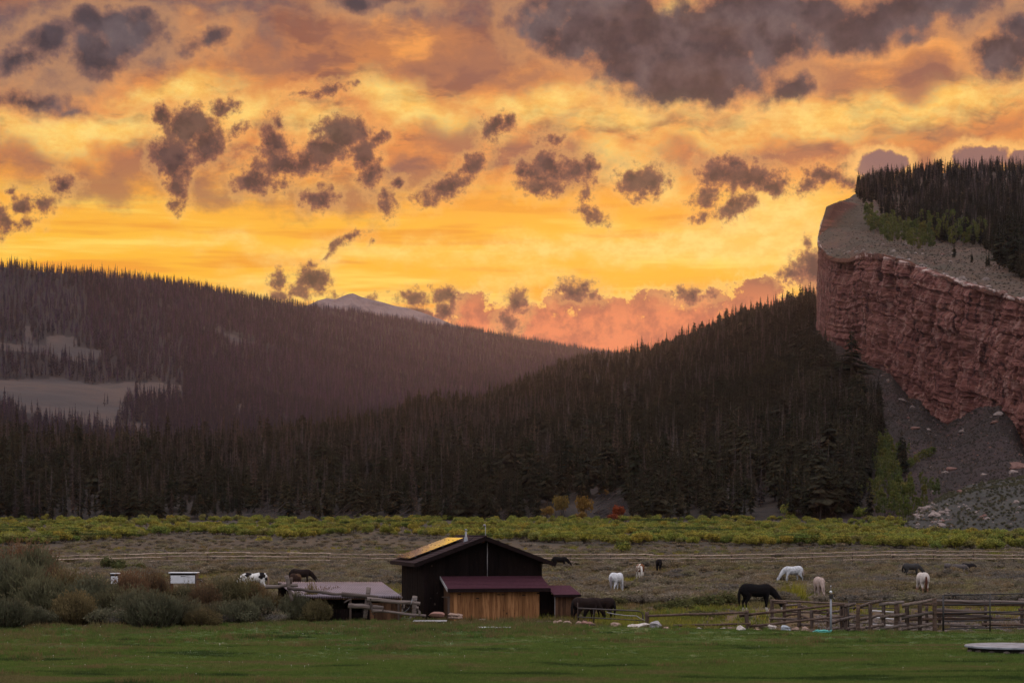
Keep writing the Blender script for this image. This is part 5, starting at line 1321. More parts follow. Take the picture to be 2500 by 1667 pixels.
def build_barn():
    th = R(12); O = Vector(((1037 - 1250) / F * 98.5, 98.5, 0))
    e = empty('barn', O, th); tag(e, 'dark brown wooden barn with orange reflecting solar panels and a low maroon lean-to roof', 'barn')
    W, D, ze, za = 5.95, 7.1, 2.99, 4.10
    slope = .372; apexx = 2.975; roofz = lambda a: za - slope * abs(a - apexx)
    # front gable boards
    wall = poly_obj('front_wall', [(.03, .03, -.3), (W - .03, .03, -.3), (W - .03, .03, roofz(W) - .11), (apexx, .03, za - .11), (.03, .03, roofz(0) - .11)], .04, M_darkboard, e)
    n = 24
    for k in range(n):
        x0, x1 = W * k / n + .006, W * (k + 1) / n - .006; o_ = .012 * (k % 2)
        z0, z1 = roofz(x0) - .10, roofz(x1) - .10
        poly_obj('plank', [(x0, -o_, -.3), (x1, -o_, -.3), (x1, -o_, z1), (x0, -o_, z0)], .025, M_darkboard, wall)
    sw = box_obj('side_wall', .03, .07, .08, D - .02, -.3, 2.82, M_darkboard, e)
    n = 26
    for k in range(n):
        y0, y1 = D * k / n + .006, D * (k + 1) / n - .006; o_ = .012 * (k % 2)
        box_obj('plank', -o_ - .03, -o_ - .003, y0 + .04, y1 + .04, -.3, 2.86, M_darkboard, sw)
    box_obj('side_wall', W - .07, W - .03, .08, D, -.3, 2.82, M_darkboard, e)
    bw = box_obj('back_wall', .03, W - .03, D + .01, D + .05, -.3, 2.85, M_darkboard, e)
    poly_obj('corner_board', [(-.045, -.03, -.3), (.08, -.03, -.3), (.08, -.03, 2.9), (-.045, -.03, 2.9)], .03, M_trim, e)
    # roof slabs
    y0, y1 = -.5, D + .5; aL, aR = -.55, 6.50
    rf = poly_obj('roof', [(aL, y0, roofz(aL)), (apexx, y0, za), (apexx, y1, za), (aL, y1, roofz(aL))], .09, M_roofdark, e)
    poly_obj('roof', [(apexx + .002, y0, za), (aR, y0, roofz(aR)), (aR, y1, roofz(aR)), (apexx + .002, y1, za)], .09, M_roofdark, e)
    for (a, b) in ((aL - .02, apexx - .002), (apexx + .002, aR + .02)):
        poly_obj('rake_board', [(a, y0 - .035, roofz(a) - .19), (b, y0 - .035, roofz(b) - .19), (b, y0 - .035, roofz(b) + .025), (a, y0 - .035, roofz(a) + .025)], .03, M_trim, e)
    box_obj('eave_board', aL - .05, aL - .022, y0, y1, roofz(aL) - .17, roofz(aL) + .01, M_trim, e)
    tube_obj('ridge_cap', [(apexx, y0 - .04, za + .02), (apexx, y1, za + .02)], .055, M_roofdark, rf, 6)
    # shingle courses show as steps on the left slope
    for k in range(14):
        a = aL + (apexx - aL) * k / 14; b = aL + (apexx - aL) * (k + 1) / 14
        poly_obj('shingle_course', [(a - .02, y0 + .01, roofz(a) + .022), (b, y0 + .01, roofz(b) + .008), (b, y1 - .01, roofz(b) + .008), (a - .02, y1 - .01, roofz(a) + .022)], .006, M_roofdark, rf)
    # solar panels on rails above the left slope
    def m_panel(g, b):
        p = objco(g); u = g.m('FRACT', g.m('MULTIPLY', g.sep(p)[1], 6.0)); b.inputs['Coat Weight'].default_value = 1.0; b.inputs['Coat Roughness'].default_value = .04; b.inputs['Coat IOR'].default_value = 1.6
        return g.mix(g.m('LESS_THAN', u, .06), L(.004, .005, .010), L(.03, .03, .035))
    M_panel = material('solar_glass', m_panel, .08, .9); M_panel.node_tree.nodes['Principled BSDF'].inputs['IOR'].default_value = 1.9
    M_alu = material('panel_frame', lambda g, b: L(.05, .045, .045), .4, .5)
    a0, a1, b0, b1 = -.42, 2.36, 2.15, 6.95
    lift = lambda a: roofz(a) + .17
    arr = empty('solar_array', (0, 0, 0)); arr.parent = e
    for k in range(4):
        ya, yb = b0 + (b1 - b0) * k / 4 + .012, b0 + (b1 - b0) * (k + 1) / 4 - .012
        for j in range(2):
            xa, xb = a0 + (a1 - a0) * j / 2 + .010, a0 + (a1 - a0) * (j + 1) / 2 - .010
            poly_obj('solar_panel', [(xa, ya, lift(xa)), (xb, ya, lift(xb)), (xb, yb, lift(xb)), (xa, yb, lift(xa))], .03, M_panel, arr)
    for t in (.12, .38, .62, .88):
        a = a0 + (a1 - a0) * t; box_obj('mount_rail', a - .02, a + .02, b0 - .05, b1 + .05, lift(a) - .09, lift(a) - .042, M_alu, arr)
        for k in range(5): y = b0 + (b1 - b0) * k / 4; box_obj('clamp', a - .025, a + .025, y - .016, y + .016, lift(a) - .03, lift(a) + .018, M_alu, arr)
    # flue, mast, conduit
    fx, fy = 2.30, 1.2; zr = roofz(fx)
    fl = tube_obj('flue_pipe', [(fx, fy, zr - .05), (fx, fy, zr + .02), (fx, fy, zr + .26), (fx, fy, zr + .27), (fx, fy, zr + .52)], [.14, .12, .065, .05, .05], M_galv, e, 10)
    tube_obj('flue_cap', [(fx, fy, zr + .56), (fx, fy, zr + .60), (fx, fy, zr + .64)], [.075, .075, .01], M_galv, fl, 10)
    mx = 3.08
    tube_obj('antenna_mast', [(mx, .1, 3.9), (mx, .1, 4.66)], .018, M_slab, e, 6)
    bm = bmesh.new(); bmesh.ops.create_uvsphere(bm, u_segments=12, v_segments=8, radius=.065)
    me = bpy.data.meshes.new('antenna_dome'); bm.to_mesh(me); bm.free(); me.materials.append(M_slab)
    o = link(bpy.data.objects.new('antenna_dome', me), e); o.location = (mx - .05, .1, 4.67); o.scale = (1.2, 1, .8)
    tube_obj('cable', [(mx - .05, .1, 4.64), (mx - .3, .12, 4.36), (mx - .55, .15, 4.12), (mx - .85, .2, roofz(mx - .85) + .02)], .010, M_darkstuff, e, 4)
    tube_obj('conduit', [(3.15, -.04, 2.05), (3.15, -.04, 3.82)], .018, M_slab, e, 6)
    # small things hung on the dark wall
    for (x, z, s_) in ((.35, 2.62, .06), (.5, .72, .07), (.62, 1.3, .03), (.3, 1.05, .03)): box_obj('wall_fitting', x - s_ / 2, x + s_ / 2, -.05, -.015, z, z + s_ * 1.4, M_post, e)
    # lean-to
    B = 2.0; za_, zb_ = 2.13, 1.58
    lr = poly_obj('lean_to_roof', [(.80, 0.02, za_), (.80, -B, zb_), (5.92, -B, zb_), (5.92, .02, za_)], .07, M_roof, e, Vector((0, -.265, .964)))
    for k in range(9):
        y = -B * (k + 1) / 9; yb = -B * k / 9; z = lambda q: za_ + (za_ - zb_) * q / B
        poly_obj('shingle_course', [(.81, yb, z(yb) + .010), (.81, y - .015, z(y) + .022), (5.91, y - .015, z(y) + .022), (5.91, yb, z(yb) + .010)], .008, M_roof, lr, Vector((0, -.265, .964)))
    box_obj('lean_to_fascia', .80, 5.92, -B - .06, -B - .03, zb_ - .17, zb_ - .012, M_trim, e)
    poly_obj('lean_to_rake', [(.775, .0, za_ - .12), (.775, -B - .05, zb_ - .14), (.775, -B - .05, zb_ + .03), (.775, 0, za_ + .03)], .02, M_slab, e, Vector((1, 0, 0)))
    lw = box_obj('lean_to_wall', .97, 5.38, -1.70, -1.66, -.3, 1.52, M_darkboard, e)
    n = 25
    for k in range(n):
        x0 = .95 + (5.42 - .95) * k / n + .004; x1 = .95 + (5.42 - .95) * (k + 1) / n - .004; o_ = .012 * (k % 3 == 1)
        box_obj('plank', x0, x1, -1.74 - o_, -1.712 - o_, -.3, 1.50 + .01 * (k % 2), M_cedar, lw)
    for (x, z) in ((1.35, 1.28), (2.25, 1.08), (3.3, 1.25), (3.52, 1.25), (4.55, 1.22), (5.3, 1.3)):
        box_obj('vent_hole', x, x + .14, -1.772, -1.756, z, z + .05, M_darkstuff, lw)
    box_obj('lean_to_side', .95, .98, -1.66, -.02, -.3, 1.62, M_shedboard, e); box_obj('lean_to_side', 5.38, 5.41, -1.66, -.02, -.3, 1.62, M_darkboard, e)
    tube_obj('gate_bar', [(.70, -1.0, 1.15), (.92, -1.72, 1.15)], .03, M_post, e); box_obj('corner_post', .84, .94, -1.78, -1.68, -.3, 1.2, M_post, e)
    # small shed against the barn's right end
    s = empty('small_shed', O, th); tag(s, 'small brown board shed with a maroon roof right of the barn lean-to', 'shed')
    sr = poly_obj('roof', [(5.98, -.55, 1.68), (6.08, -2.02, 1.27), (7.46, -2.02, 1.27), (7.25, -.55, 1.68)], .05, M_roof, s, Vector((0, -.269, .963)))
    box_obj('fascia', 6.06, 7.46, -2.06, -2.035, 1.14, 1.255, M_trim, s)
    w = box_obj('front_wall', 6.22, 7.28, -1.78, -1.74, -.3, 1.2, M_darkboard, s)
    for k in range(8):
        x0 = 6.20 + 1.1 * k / 8 + .004; x1 = 6.20 + 1.1 * (k + 1) / 8 - .004; box_obj('plank', x0, x1, -1.81 - .01 * (k % 2), -1.785, -.3, 1.22, M_shedboard, w)
    box_obj('corner_board', 6.17, 6.196, -1.83, -1.79, -.3, 1.22, M_slab, s); box_obj('corner_board', 7.304, 7.33, -1.83, -1.79, -.3, 1.22, M_trim, s)
    box_obj('side_wall', 7.28, 7.31, -1.78, -.6, -.3, 1.25, M_darkboard, s); box_obj('side_wall', 6.19, 6.22, -1.74, -.6, -.3, 1.25, M_darkboard, s)
    box_obj('doorway_dark_fill', 5.45, 6.15, -1.2, -1.16, -.3, 1.45, M_darkboard, s)  # dark board added for the shade inside the open doorway
build_barn()

def build_tin_shed():
    e = empty('low_shed', P(830, 1500, 99)); e.location.z = 0; tag(e, 'low shed with a pale purple corrugated metal roof left of the barn', 'shed')
    O = e.location
    tl, tr_ = P(679, 1422, 102), P(934, 1422, 102); bl, br = P(722, 1457, 96), P(983, 1457, 96)
    nu = 46 * 8 + 1; u = np.linspace(0, 1, nu); pts = []
    for v in np.linspace(0, 1, 6):
        a = np.array(tl) * (1 - v) + np.array(bl) * v; b = np.array(tr_) * (1 - v) + np.array(br) * v
        q = a[None, :] * (1 - u[:, None]) + b[None, :] * u[:, None]; w_ = np.sin(u * 46 * 2 * np.pi); q[:, 2] += .055 * np.sign(w_) * np.abs(w_) ** .5; pts.append(q - np.array(O))
    def m_tin(g, b):
        p = objco(g); n = g.noise(p, .7, 5, .65); return g.mix(g.step(n, .4, .65), L(.22, .175, .205), L(.16, .13, .15))
    M_tin = material('corrugated_tin', m_tin, .5, .4)
    o = grid_obj('roof', np.array(pts), M_tin, kind=None); o.parent = e
    sol = o.modifiers.new('thickness', 'SOLIDIFY'); sol.thickness = .012
    loc = lambda p: Vector(p) - O
    def quad(nm, a, b, z0, za, zb, mat):
        poly_obj(nm, [(a.x, a.y, z0), (b.x, b.y, z0), (b.x, b.y, zb), (a.x, a.y, za)], .04, mat, e)
    A, B_, C_, D_ = loc(bl), loc(br), loc(tr_), loc(tl)
    quad('back_wall', Vector((D_.x, D_.y - .1, 0)), Vector((C_.x - .1, C_.y - .1, 0)), -.2, D_.z - .06, C_.z - .06, M_darkboard)
    w = box_obj('front_wall', A.x, B_.x - .9, A.y + .32, A.y + .36, -.2, .45, M_darkboard, e)
    n = 24; x0 = A.x + .1; x1 = B_.x - .18
    for k in range(n):
        if 12 <= k < 15: continue
        a = x0 + (x1 - x0) * k / n; box_obj('plank', a + .005, a + (x1 - x0) / n - .005, A.y + .27, A.y + .30, -.2, (.92 if k > 13 else .62) , M_shedboard if k > 16 else M_darkboard, w)
    box_obj('beam', A.x + .05, B_.x - .1, A.y + .12, A.y + .20, A.z - .12, A.z - .03, M_shedboard, e)
    for x in (A.x + .1, (A.x + B_.x) / 2, B_.x - .25): box_obj('post', x, x + .09, A.y + .14, A.y + .24, -.2, A.z - .125, M_post, e)
    quad('side_wall', Vector((B_.x - .1, B_.y + .4, 0)), Vector((C_.x - .05, C_.y - .15, 0)), -.2, A.z - .1, C_.z - .08, M_shedboard)
build_tin_shed()

def log_obj(name, a, b, r, mat, parent, wob=.02, sd=0, taper=.8):
    a, b = Vector(a), Vector(b); rr = random.Random(hash((round(a.x, 2), round(b.z, 2), sd)) & 0xffff); n = 5
    pts = [a.lerp(b, t / n) + Vector((rr.uniform(-1, 1), rr.uniform(-1, 1), rr.uniform(-1, 1))) * wob * (0 < t < n) for t in range(n + 1)]
    m = MB(); m.tube([(0, 0, 0)] + [tuple(p - a) for p in pts[1:]], [r * (1 - (1 - taper) * t / n) * rr.uniform(.93, 1.07) for t in range(n + 1)], 7)
    o = link(bpy.data.objects.new(name, m.mesh(name, [mat], True)), parent); o.location = a - (parent.location if parent else Vector()); return o

def far_fence():
    e = empty('rail_fence', P(1250, 1380, 243)); e.location.z = 0; tag(e, 'long three rail pole fence crossing the pasture behind the horses', 'fence')
    xs = list(np.arange(112, 3050, 98.5)); r = random.Random(8)
    yt = lambda x: float(np.interp(x, [112, 296, 400, 500, 600, 800, 960, 1350, 1700, 1900, 2140, 2240, 2440, 2600], [1357, 1353, 1350, 1347.5, 1347.5, 1350, 1354, 1352.5, 1354.5, 1352, 1346, 1344, 1344.5, 1346]))
    d = 243.0
    for i, x in enumerate(xs):
        if i % 1 == 0:
            p = P(x, yt(x), d); log_obj('post', (p.x, p.y + .12, -.1), (p.x, p.y + .12, p.z + (.12 if r.random() < .3 else -.02)), .065, M_post, e)
        if i + 1 < len(xs):
            for k in range(3):
                o1, o2 = r.uniform(-1.5, 1.0), r.uniform(-1.0, 1.5)
                a = P(x - 5, yt(x) + k * 8.7 + o1 + 1, d - .08 - .1 * (i % 2)); b = P(xs[i + 1] + 6, yt(xs[i + 1]) + k * 8.7 + o2, d - .08 - .1 * (i % 2)); log_obj('rail', a, b, .055, M_logpale, e, .035, i)
M_logpale = wood('pale_pole', L(0.4680, 0.3534, 0.2775), L(0.5616, 0.4332, 0.3441), L(0.2106, 0.1539, 0.1221), scale=(1.2, 6, 6))
far_fence()

def old_fence():
    e = empty('old_log_fence', P(860, 1500, 94)); e.location.z = 0; tag(e, 'weathered grey log fence sagging in front of the tin roofed shed', 'fence')
    D = 94.0
    def rail(x0, y0, x1, y1, r, dd=0, nm='rail', m_=None): log_obj(nm, P(x0, y0, D + dd), P(x1, y1, D + dd), r, m_ or M_log, e, .03)
    rail(648, 1431.5, 727, 1428, .10, 1.2); rail(680, 1423, 712, 1434, .05, 1.4); rail(701, 1434, 790, 1446, .085, .8); rail(786, 1446, 842, 1450, .08, .6); rail(834, 1450, 924, 1458, .115, .3)
    rail(896, 1462, 1026, 1473, .105); rail(850, 1477, 936, 1484, .13, .3); rail(910, 1490, 1040, 1502, .07); rail(840, 1470, 858, 1462, .04, .2)
    rail(699, 1404, 713, 1466, .10, 1.0, 'post'); rail(711, 1409, 705, 1450, .09, 1.6, 'post', M_post); rail(900, 1433, 891, 1508, .12, .5, 'post'); rail(903, 1468, 912, 1500, .07, .2, 'brace')
    rail(1013, 1454, 1009, 1506, .13, .4, 'post', M_log); rail(1018, 1480, 1026, 1503, .07, -.2, 'brace'); rail(985, 1475, 980, 1500, .04, .3, 'brace'); rail(990, 1472, 978, 1496, .03, .2, 'brace')
    tube_obj('chain', [tuple(P(x, y, D - .2) - e.location) for x, y in ((1006, 1462), (1004, 1472), (998, 1484), (990, 1492), (984, 1494))], .012, M_galv, e, 4)
    tube_obj('wire', [tuple(P(x, y, D + .1) - e.location) for x, y in ((1005, 1460), (1015, 1457), (1019, 1462), (1006, 1465))], .014, M_galv, e, 4)
old_fence()

def corral():
    # long two rail fence right of the barn gate
    e = empty('two_rail_fence', P(1700, 1535, 89)); e.location.z = 0; tag(e, 'brown two rail log fence running from the tube gate to the corral', 'fence')
    def D_(x): return float(np.interp(x, [1560, 1823, 2060], [91.5, 88.5, 87.0]))
    def rl(par, nm, x0, y0, x1, y1, r, m_, dd=0.0): return log_obj(nm, P(x0, y0, D_(x0) + dd), P(x1, y1, D_(x1) + dd), r, m_, par, .015)
    rl(e, 'post', 1579.5, 1493, 1579.5, 1535, .10, M_post); rl(e, 'post', 1823, 1489, 1823, 1548, .10, M_post)
    rl(e, 'rail', 1583, 1503, 1826, 1494, .062, M_logbrown, -.1); rl(e, 'rail', 1600, 1528, 1832, 1522, .062, M_logbrown, -.1)
    rl(e, 'rail', 1806, 1502, 2062, 1474, .066, M_logbrown, .18); rl(e, 'rail', 1829, 1528, 2062, 1504, .062, M_logbrown, .18); rl(e, 'rail', 1806, 1502.5, 1838, 1499, .075, M_post, .32)
    # corral: closely set posts with criss-cross rails
    c = empty('log_corral', P(2100, 1545, 86)); c.location.z = 0; tag(c, 'rustic log corral of many posts and crooked bark covered rails at right', 'corral')
    posts = [(1884.6, 1462, 1522, 96), (1915, 1469, 1520, 94.5), (1951, 1471, 1534, 91), (1981.5, 1488, 1538, 90), (2022, 1484, 1540, 89), (2055, 1476, 1542, 87.6), (2065, 1474, 1543, 87.2), (2094.6, 1475, 1548, 86.2), (2125, 1473, 1550, 86), (2157, 1469, 1551, 85.7),
             (2188, 1471, 1552, 85.5), (2214.7, 1472, 1551, 85.6), (2245.5, 1469, 1551, 85.4), (2281.7, 1460, 1552, 85.2)]
    for k, (x, y0, y1, d) in enumerate(posts): log_obj('post', P(x, y1 + 3, d), P(x, y0, d), .095 if k not in (5, 11) else .10, (M_post, M_logbrown)[k % 3 == 1], c, .01, k, .92)
    def cr(X0, Y0, X1, Y1, r, m_, dd=0.0):   # crop pixels of the right corral
        x0, y0, x1, y1 = 2000 + X0 / 4.704, 1420 + Y0 / 4.704, 2000 + X1 / 4.704, 1420 + Y1 / 4.704
        d0, d1 = (float(np.interp(q, [1884, 1951, 2060, 2160, 2285], [96, 91, 87.3, 85.7, 85.2])) - .2 + dd for q in (x0, x1))
        log_obj('rail', P(x0, y0, d0), P(x1, y1, d1), r, m_, c, .025)
    for row in ([(250, 290, 415, 250), (395, 300, 715, 212), (690, 262, 975, 232), (950, 272, 1295, 203)], [(150, 470, 262, 432), (255, 427, 412, 400), (395, 442, 735, 375), (700, 405, 990, 368), (945, 417, 1305, 348)], [(170, 572, 420, 515), (370, 558, 735, 488), (690, 538, 1000, 492), (950, 547, 1305, 483)]):
        for k, q in enumerate(row): cr(*q, .082, M_bark_log if (k + len(row)) % 3 else M_log, -.06 * (k % 2))
    def c7(X0, Y0, X1, Y1, r, m_, dd=0.0):
        x0, y0, x1, y1 = 1780 + X0 / 7.84, 1400 + Y0 / 7.84, 1780 + X1 / 7.84, 1400 + Y1 / 7.84
        d0, d1 = (float(np.interp(q, [1884, 1951, 2060], [96, 91, 87.3])) + .15 + dd for q in (x0, x1)); log_obj('rail', P(x0, y0, d0), P(x1, y1, d1), r, m_, c, .02)
    for k, q in enumerate([(790, 510, 2352, 572), (860, 548, 1112, 566), (1098, 602, 1318, 588), (1375, 618, 1545, 655), (1620, 712, 1890, 688), (1975, 735, 2155, 698), (790, 700, 1890, 748), (1095, 795, 1325, 770), (785, 850, 1640, 858), (840, 890, 1030, 905), (1370, 800, 1570, 860), (1370, 870, 1600, 850), (1620, 900, 1900, 905),
                         (1975, 930, 2160, 870), (1370, 975, 1560, 990), (1980, 1090, 2352, 1030), (1800, 1085, 2180, 1040), (1080, 860, 1330, 880)]): c7(*q, .06 if k else .05, (M_bark_log, M_logbrown, M_log)[k % 3], .08 * (k % 2))
    # rails running back to the right behind the metal gate
    b = empty('back_rail_fence', P(2400, 1530, 93)); b.location.z = 0; tag(b, 'grey log rail fence behind the black metal gate at the right edge', 'fence')
    for k, (X0, Y0, X1, Y1) in enumerate([(1345, 214, 2500, 240), (1180, 250, 2500, 268), (1345, 322, 2500, 370), (1100, 360, 1900, 350), (1345, 380, 1990, 395), (1040, 430, 2200, 420), (900, 470, 1900, 517), (1870, 485, 2500, 497), (2290, 205, 2500, 200), (2290, 318, 2500, 320)]):
        x0, y0, x1, y1 = 2000 + X0 / 4.704, 1420 + Y0 / 4.704, 2000 + X1 / 4.704, 1420 + Y1 / 4.704
        log_obj('rail', P(x0, y0, 90 + .12 * (k % 3)), P(x1, y1, 90 + .12 * (k % 3)), .075, (M_log, M_logbrown)[k % 2], b, .02)
    for (X, Y0, Y1) in ((1910, 275, 600), (2330, 190, 520), (1382, 300, 560), (905, 240, 560), (1235, 260, 540)):
        x = 2000 + X / 4.704; log_obj('post', P(x, 1420 + Y1 / 4.704, 90.5), P(x, 1420 + Y0 / 4.704, 90.5), .085, M_post, b, .01)
    # black metal gate at the right edge
    g = empty('metal_gate', P(2304, 1549, 85)); tag(g, 'tall black metal bar gate with six rails at the right edge', 'gate')
    L0 = g.location
    def bar(nm, x0, y0, x1, y1, r, mt, par, d0=85.0, d1=85.0):
        tube_obj(nm, [tuple(P(x0, y0, d0) - par.location), tuple(P(x1, y1, d1) - par.location)], r, mt, par, 8)
    bar('upright', 2303, 1451, 2303, 1549, .045, M_blackmetal, g); bar('upright', 2417, 1450, 2417, 1549, .032, M_blackmetal, g, 84.9, 84.9); bar('upright', 2530, 1447, 2530, 1549, .032, M_blackmetal, g)
    for yl, yr in ((1452.5, 1447.5), (1476.5, 1471.5), (1496.5, 1491), (1516.5, 1510), (1534.5, 1528.5), (1548, 1545)): bar('rail', 2304, yl, 2530, yr, .026, M_blackmetal, g)
    g2 = empty('pipe_gate', P(2130, 1545, 88)); tag(g2, 'dark metal pipe gate with four white rails inside the log corral', 'gate')
    bar('upright', 2072, 1466, 2072, 1543, .03, M_blackmetal, g2, 88.6, 88.6); bar('upright', 2187, 1465, 2187, 1543, .03, M_blackmetal, g2, 88.6, 88.6)
    for y0, y1 in ((1466, 1465), (1469.5, 1470), (1484, 1484), (1501, 1503), (1520, 1520), (1537, 1538)): bar('rail', 2072, y0, 2187, y1, .022, M_brownmetal, g2, 88.6, 88.6)
    for y0, y1 in ((1490, 1493.5), (1506, 1510.5), (1523, 1526.5), (1540, 1543)): bar('white_rail', 2129, y0, 2182, y1, .032, M_whitemetal, g2, 88.3, 88.3)
    # tube gate beside the small shed
    t = empty('tube_gate', P(1490, 1520, 93)); tag(t, 'low brown tube gate with a rounded corner beside the small shed', 'gate')
    pts = [P(x, y, 93) - t.location for x, y in ((1410, 1484), (1480, 1487.5), (1555, 1490.5), (1562, 1491.5), (1567, 1495), (1569.5, 1500), (1570, 1519))]
    tube_obj('frame', [tuple(p) for p in pts], .035, M_brownmetal, t, 8)
    bar('rail', 1410, 1505.5, 1569, 1514, .026, M_brownmetal, t, 93, 93); bar('upright', 1449.5, 1485, 1449.5, 1519, .022, M_blackmetal, t, 93, 93); bar('upright', 1410.5, 1470, 1410.5, 1519, .016, M_post, t, 93, 93)
    tube_obj('rope', [tuple(P(x, y, 92.8) - t.location) for x, y in ((1481, 1494), (1500, 1498), (1530, 1502), (1554, 1502.5), (1562, 1508), (1580, 1516))], .02, M_slab, t, 5)
corral()

def small_things():
    r = random.Random(40)
    # instrument post
    e = empty('metal_post', P(2028.5, 1550, 85.2)); tag(e, 'grey metal pipe post with a black fitting and white knob before the corral', 'post'); q = lambda y: P(2028.5, y, 85.2).z - e.location.z
    tube_obj('pipe', [(0, 0, -.1), (0, 0, q(1460))], .046, M_galv, e, 10)
    box_obj('junction_box', -.07, .09, -.07, .07, q(1460.5), q(1449), M_blackmetal, e, .02); tube_obj('lever', [(.06, 0, q(1456)), (.19, -.02, q(1468))], .02, M_blackmetal, e, 6)
    def ball(nm, z, rr, mt):
        bm = bmesh.new(); bmesh.ops.create_uvsphere(bm, u_segments=12, v_segments=8, radius=rr); me = bpy.data.meshes.new(nm); bm.to_mesh(me); bm.free(); me.materials.append(mt); me.polygons.foreach_set('use_smooth', [True] * len(me.polygons)); o = link(bpy.data.objects.new(nm, me), e); o.location.z = z
    ball('knob', q(1444.5), .06, M_white); tube_obj('neck', [(0, 0, q(1449)), (0, 0, q(1446))], .025, M_blackmetal, e, 6); tube_obj('rod', [(0, 0, q(1444)), (0, 0, q(1431))], .006, M_galv, e, 4); ball('tip', q(1430), .022, M_white)
    # hoses
    def hose(nm, cx, cy, d, rx, n, mt, lab):
        m = MB(); c = Vector(((cx - 1250) / F * d, d, gz((cx - 1250) / F * d, d)))
        pts = []
        for k in range(n * 20):
            a = 2 * math.pi * k / 20; q_ = rx * (.75 + .25 * math.sin(k * .13)); pts.append((math.cos(a) * q_, math.sin(a) * q_ * .8, .03 + .028 * (k // 20) + .015 * math.sin(a * 2 + k)))
        m.tube(pts, [.022] * len(pts), 6); o = link(bpy.data.objects.new(nm, m.mesh(nm, [mt], True))); o.location = c; tag(o, lab, 'hose')
    M_teal = material('teal_hose', lambda g, b: L(.10, .42, .37), .5, .4); M_pinkhose = material('brown_hose', lambda g, b: L(.26, .13, .11), .5, .4)
    hose('garden_hose', 2008, 1549, 84.6, .40, 3, M_teal, 'coiled teal garden hose at the foot of the metal post')
    m = MB(); d = 83.5; xs = [2058, 2062, 2075, 2095, 2115, 2130, 2138, 2140, 2136, 2120, 2100, 2080, 2064, 2058]; ys = [1550, 1548.5, 1549, 1552, 1552.5, 1551.5, 1554, 1557, 1554.5, 1553.5, 1554, 1553, 1552, 1551]
    o = tube_obj('garden_hose', [tuple(P(x, y, d)) for x, y in zip(xs, ys)], .022, M_pinkhose, None, 6); tag(o, 'reddish brown hose lying in a flat loop on the lawn edge', 'hose')
    # slabs on the lawn
    def slab(cx, cy, w, h, dep, d, lab, cat, top, base):
        e_ = empty('lawn_cover', Vector(((cx - 1250) / F * d, d, gz((cx - 1250) / F * d, d)))); tag(e_, lab, cat); hw = w / 2 / F * d; hh = h / F * d
        box_obj('base', -hw * .96, hw * .96, -dep * .46, dep * .46, -.05, hh * .55, base, e_, .01); box_obj('lid', -hw, hw, -dep / 2, dep / 2, hh * .58, hh * .95, top, e_, .012); return e_
    slab(1050, 1517, 82, 6, 1.1, 94.0, 'pale flat lid with a dark underside on the grass below the barn corner', 'cover', M_slab, M_darkstuff)
    slab(1207, 1541, 80, 4, .8, 88.0, 'white flat board lying on the lawn in front of the barn', 'board', M_white, M_darkstuff)
    d = 71.0; cx = 2470; e_ = empty('well_cover', Vector(((cx - 1250) / F * d, d, gz((cx - 1250) / F * d, d)))); tag(e_, 'round white topped concrete cover on a dark base at the lower right', 'cover'); R_ = 113 / F * d
    def disc(nm, r0, z0, z1, mt, bump_):
        m = MB(); k = 40; m.tube([(0, 0, z0), (0, 0, z1 - .02), (0, 0, z1)], [r0, r0, r0 - .03], k); o = link(bpy.data.objects.new(nm, m.mesh(nm, [mt])), e_); return o
    disc('base', R_ * .93, -.1, .20, M_darkstuff, 0); disc('lid', R_, .20, .265, material('grey_concrete_lid', lambda g, b: g.mix(g.step(g.noise(objco(g), 2.5, 5, .65), .4, .65), L(.24, .25, .28), L(.15, .155, .17)), .85, .1), 0)
    for k in range(9):
        st = rock_mesh('stone', 600 + k, 1, .2); st.materials.append(M_log); o = link(bpy.data.objects.new('stone', st), e_); a = -math.pi * (k + .5) / 9; o.location = (math.cos(a) * R_ * .92, math.sin(a) * R_ * .92, .07); o.scale = (.2, .1, .11)
    # white box hives standing in the thicket
    def cabinet(x0, x1, yt, d, lab, dep, legs=True):
        hw = (x1 - x0) / 2 / F * d; c = P((x0 + x1) / 2, 1480, d); e_ = empty('white_box', (c.x, c.y, 0)); tag(e_, lab, 'box'); zt = P(0, yt, d).z
        box_obj('lid', -hw, hw, -dep / 2 - .05, dep / 2 + .05, zt - .05, zt, M_white, e_, .008); box_obj('slot', -hw * .86, hw * .86, -dep / 2 + .03, dep / 2 - .03, zt - .17, zt - .052, M_darkstuff, e_)
        for sx in (-1, 1): box_obj('corner_post', sx * hw * .9 - .03, sx * hw * .9 + .03, -dep / 2, dep / 2, -.05, zt - .052, M_post, e_)
        bd = box_obj('front_panel', -hw * .86, hw * .86, -dep / 2 + .005, -dep / 2 + .03, zt - .62, zt - .172, M_white, e_)
        for k in range(3): z = zt - .172 - .14 * (k + 1); box_obj('board', -hw * .86, hw * .86, -dep / 2 - .012, -dep / 2 + .003, z + .008, z + .132, M_white, bd)
        if hw > .5: box_obj('label_plate', -hw * .15, hw * .2, -dep / 2 - .02, -dep / 2 - .013, zt - .245, zt - .21, M_darkstuff, bd)
    cabinet(415, 484, 1396, 112, 'larger white wooden box with a flat lid and dark slot in the thicket', .9); cabinet(271, 292, 1398, 112, 'small white slatted box among reddish shrubs at left', .4)
    tube_obj('prop', [tuple(P(478, 1412, 112)), tuple(P(492, 1416, 112)), tuple(P(502, 1430, 112))], .03, M_log, None); bpy.data.objects['prop'].name = 'wooden_pole'; tag(bpy.data.objects['wooden_pole'], 'short wooden pole leaning on the larger white box', 'pole')
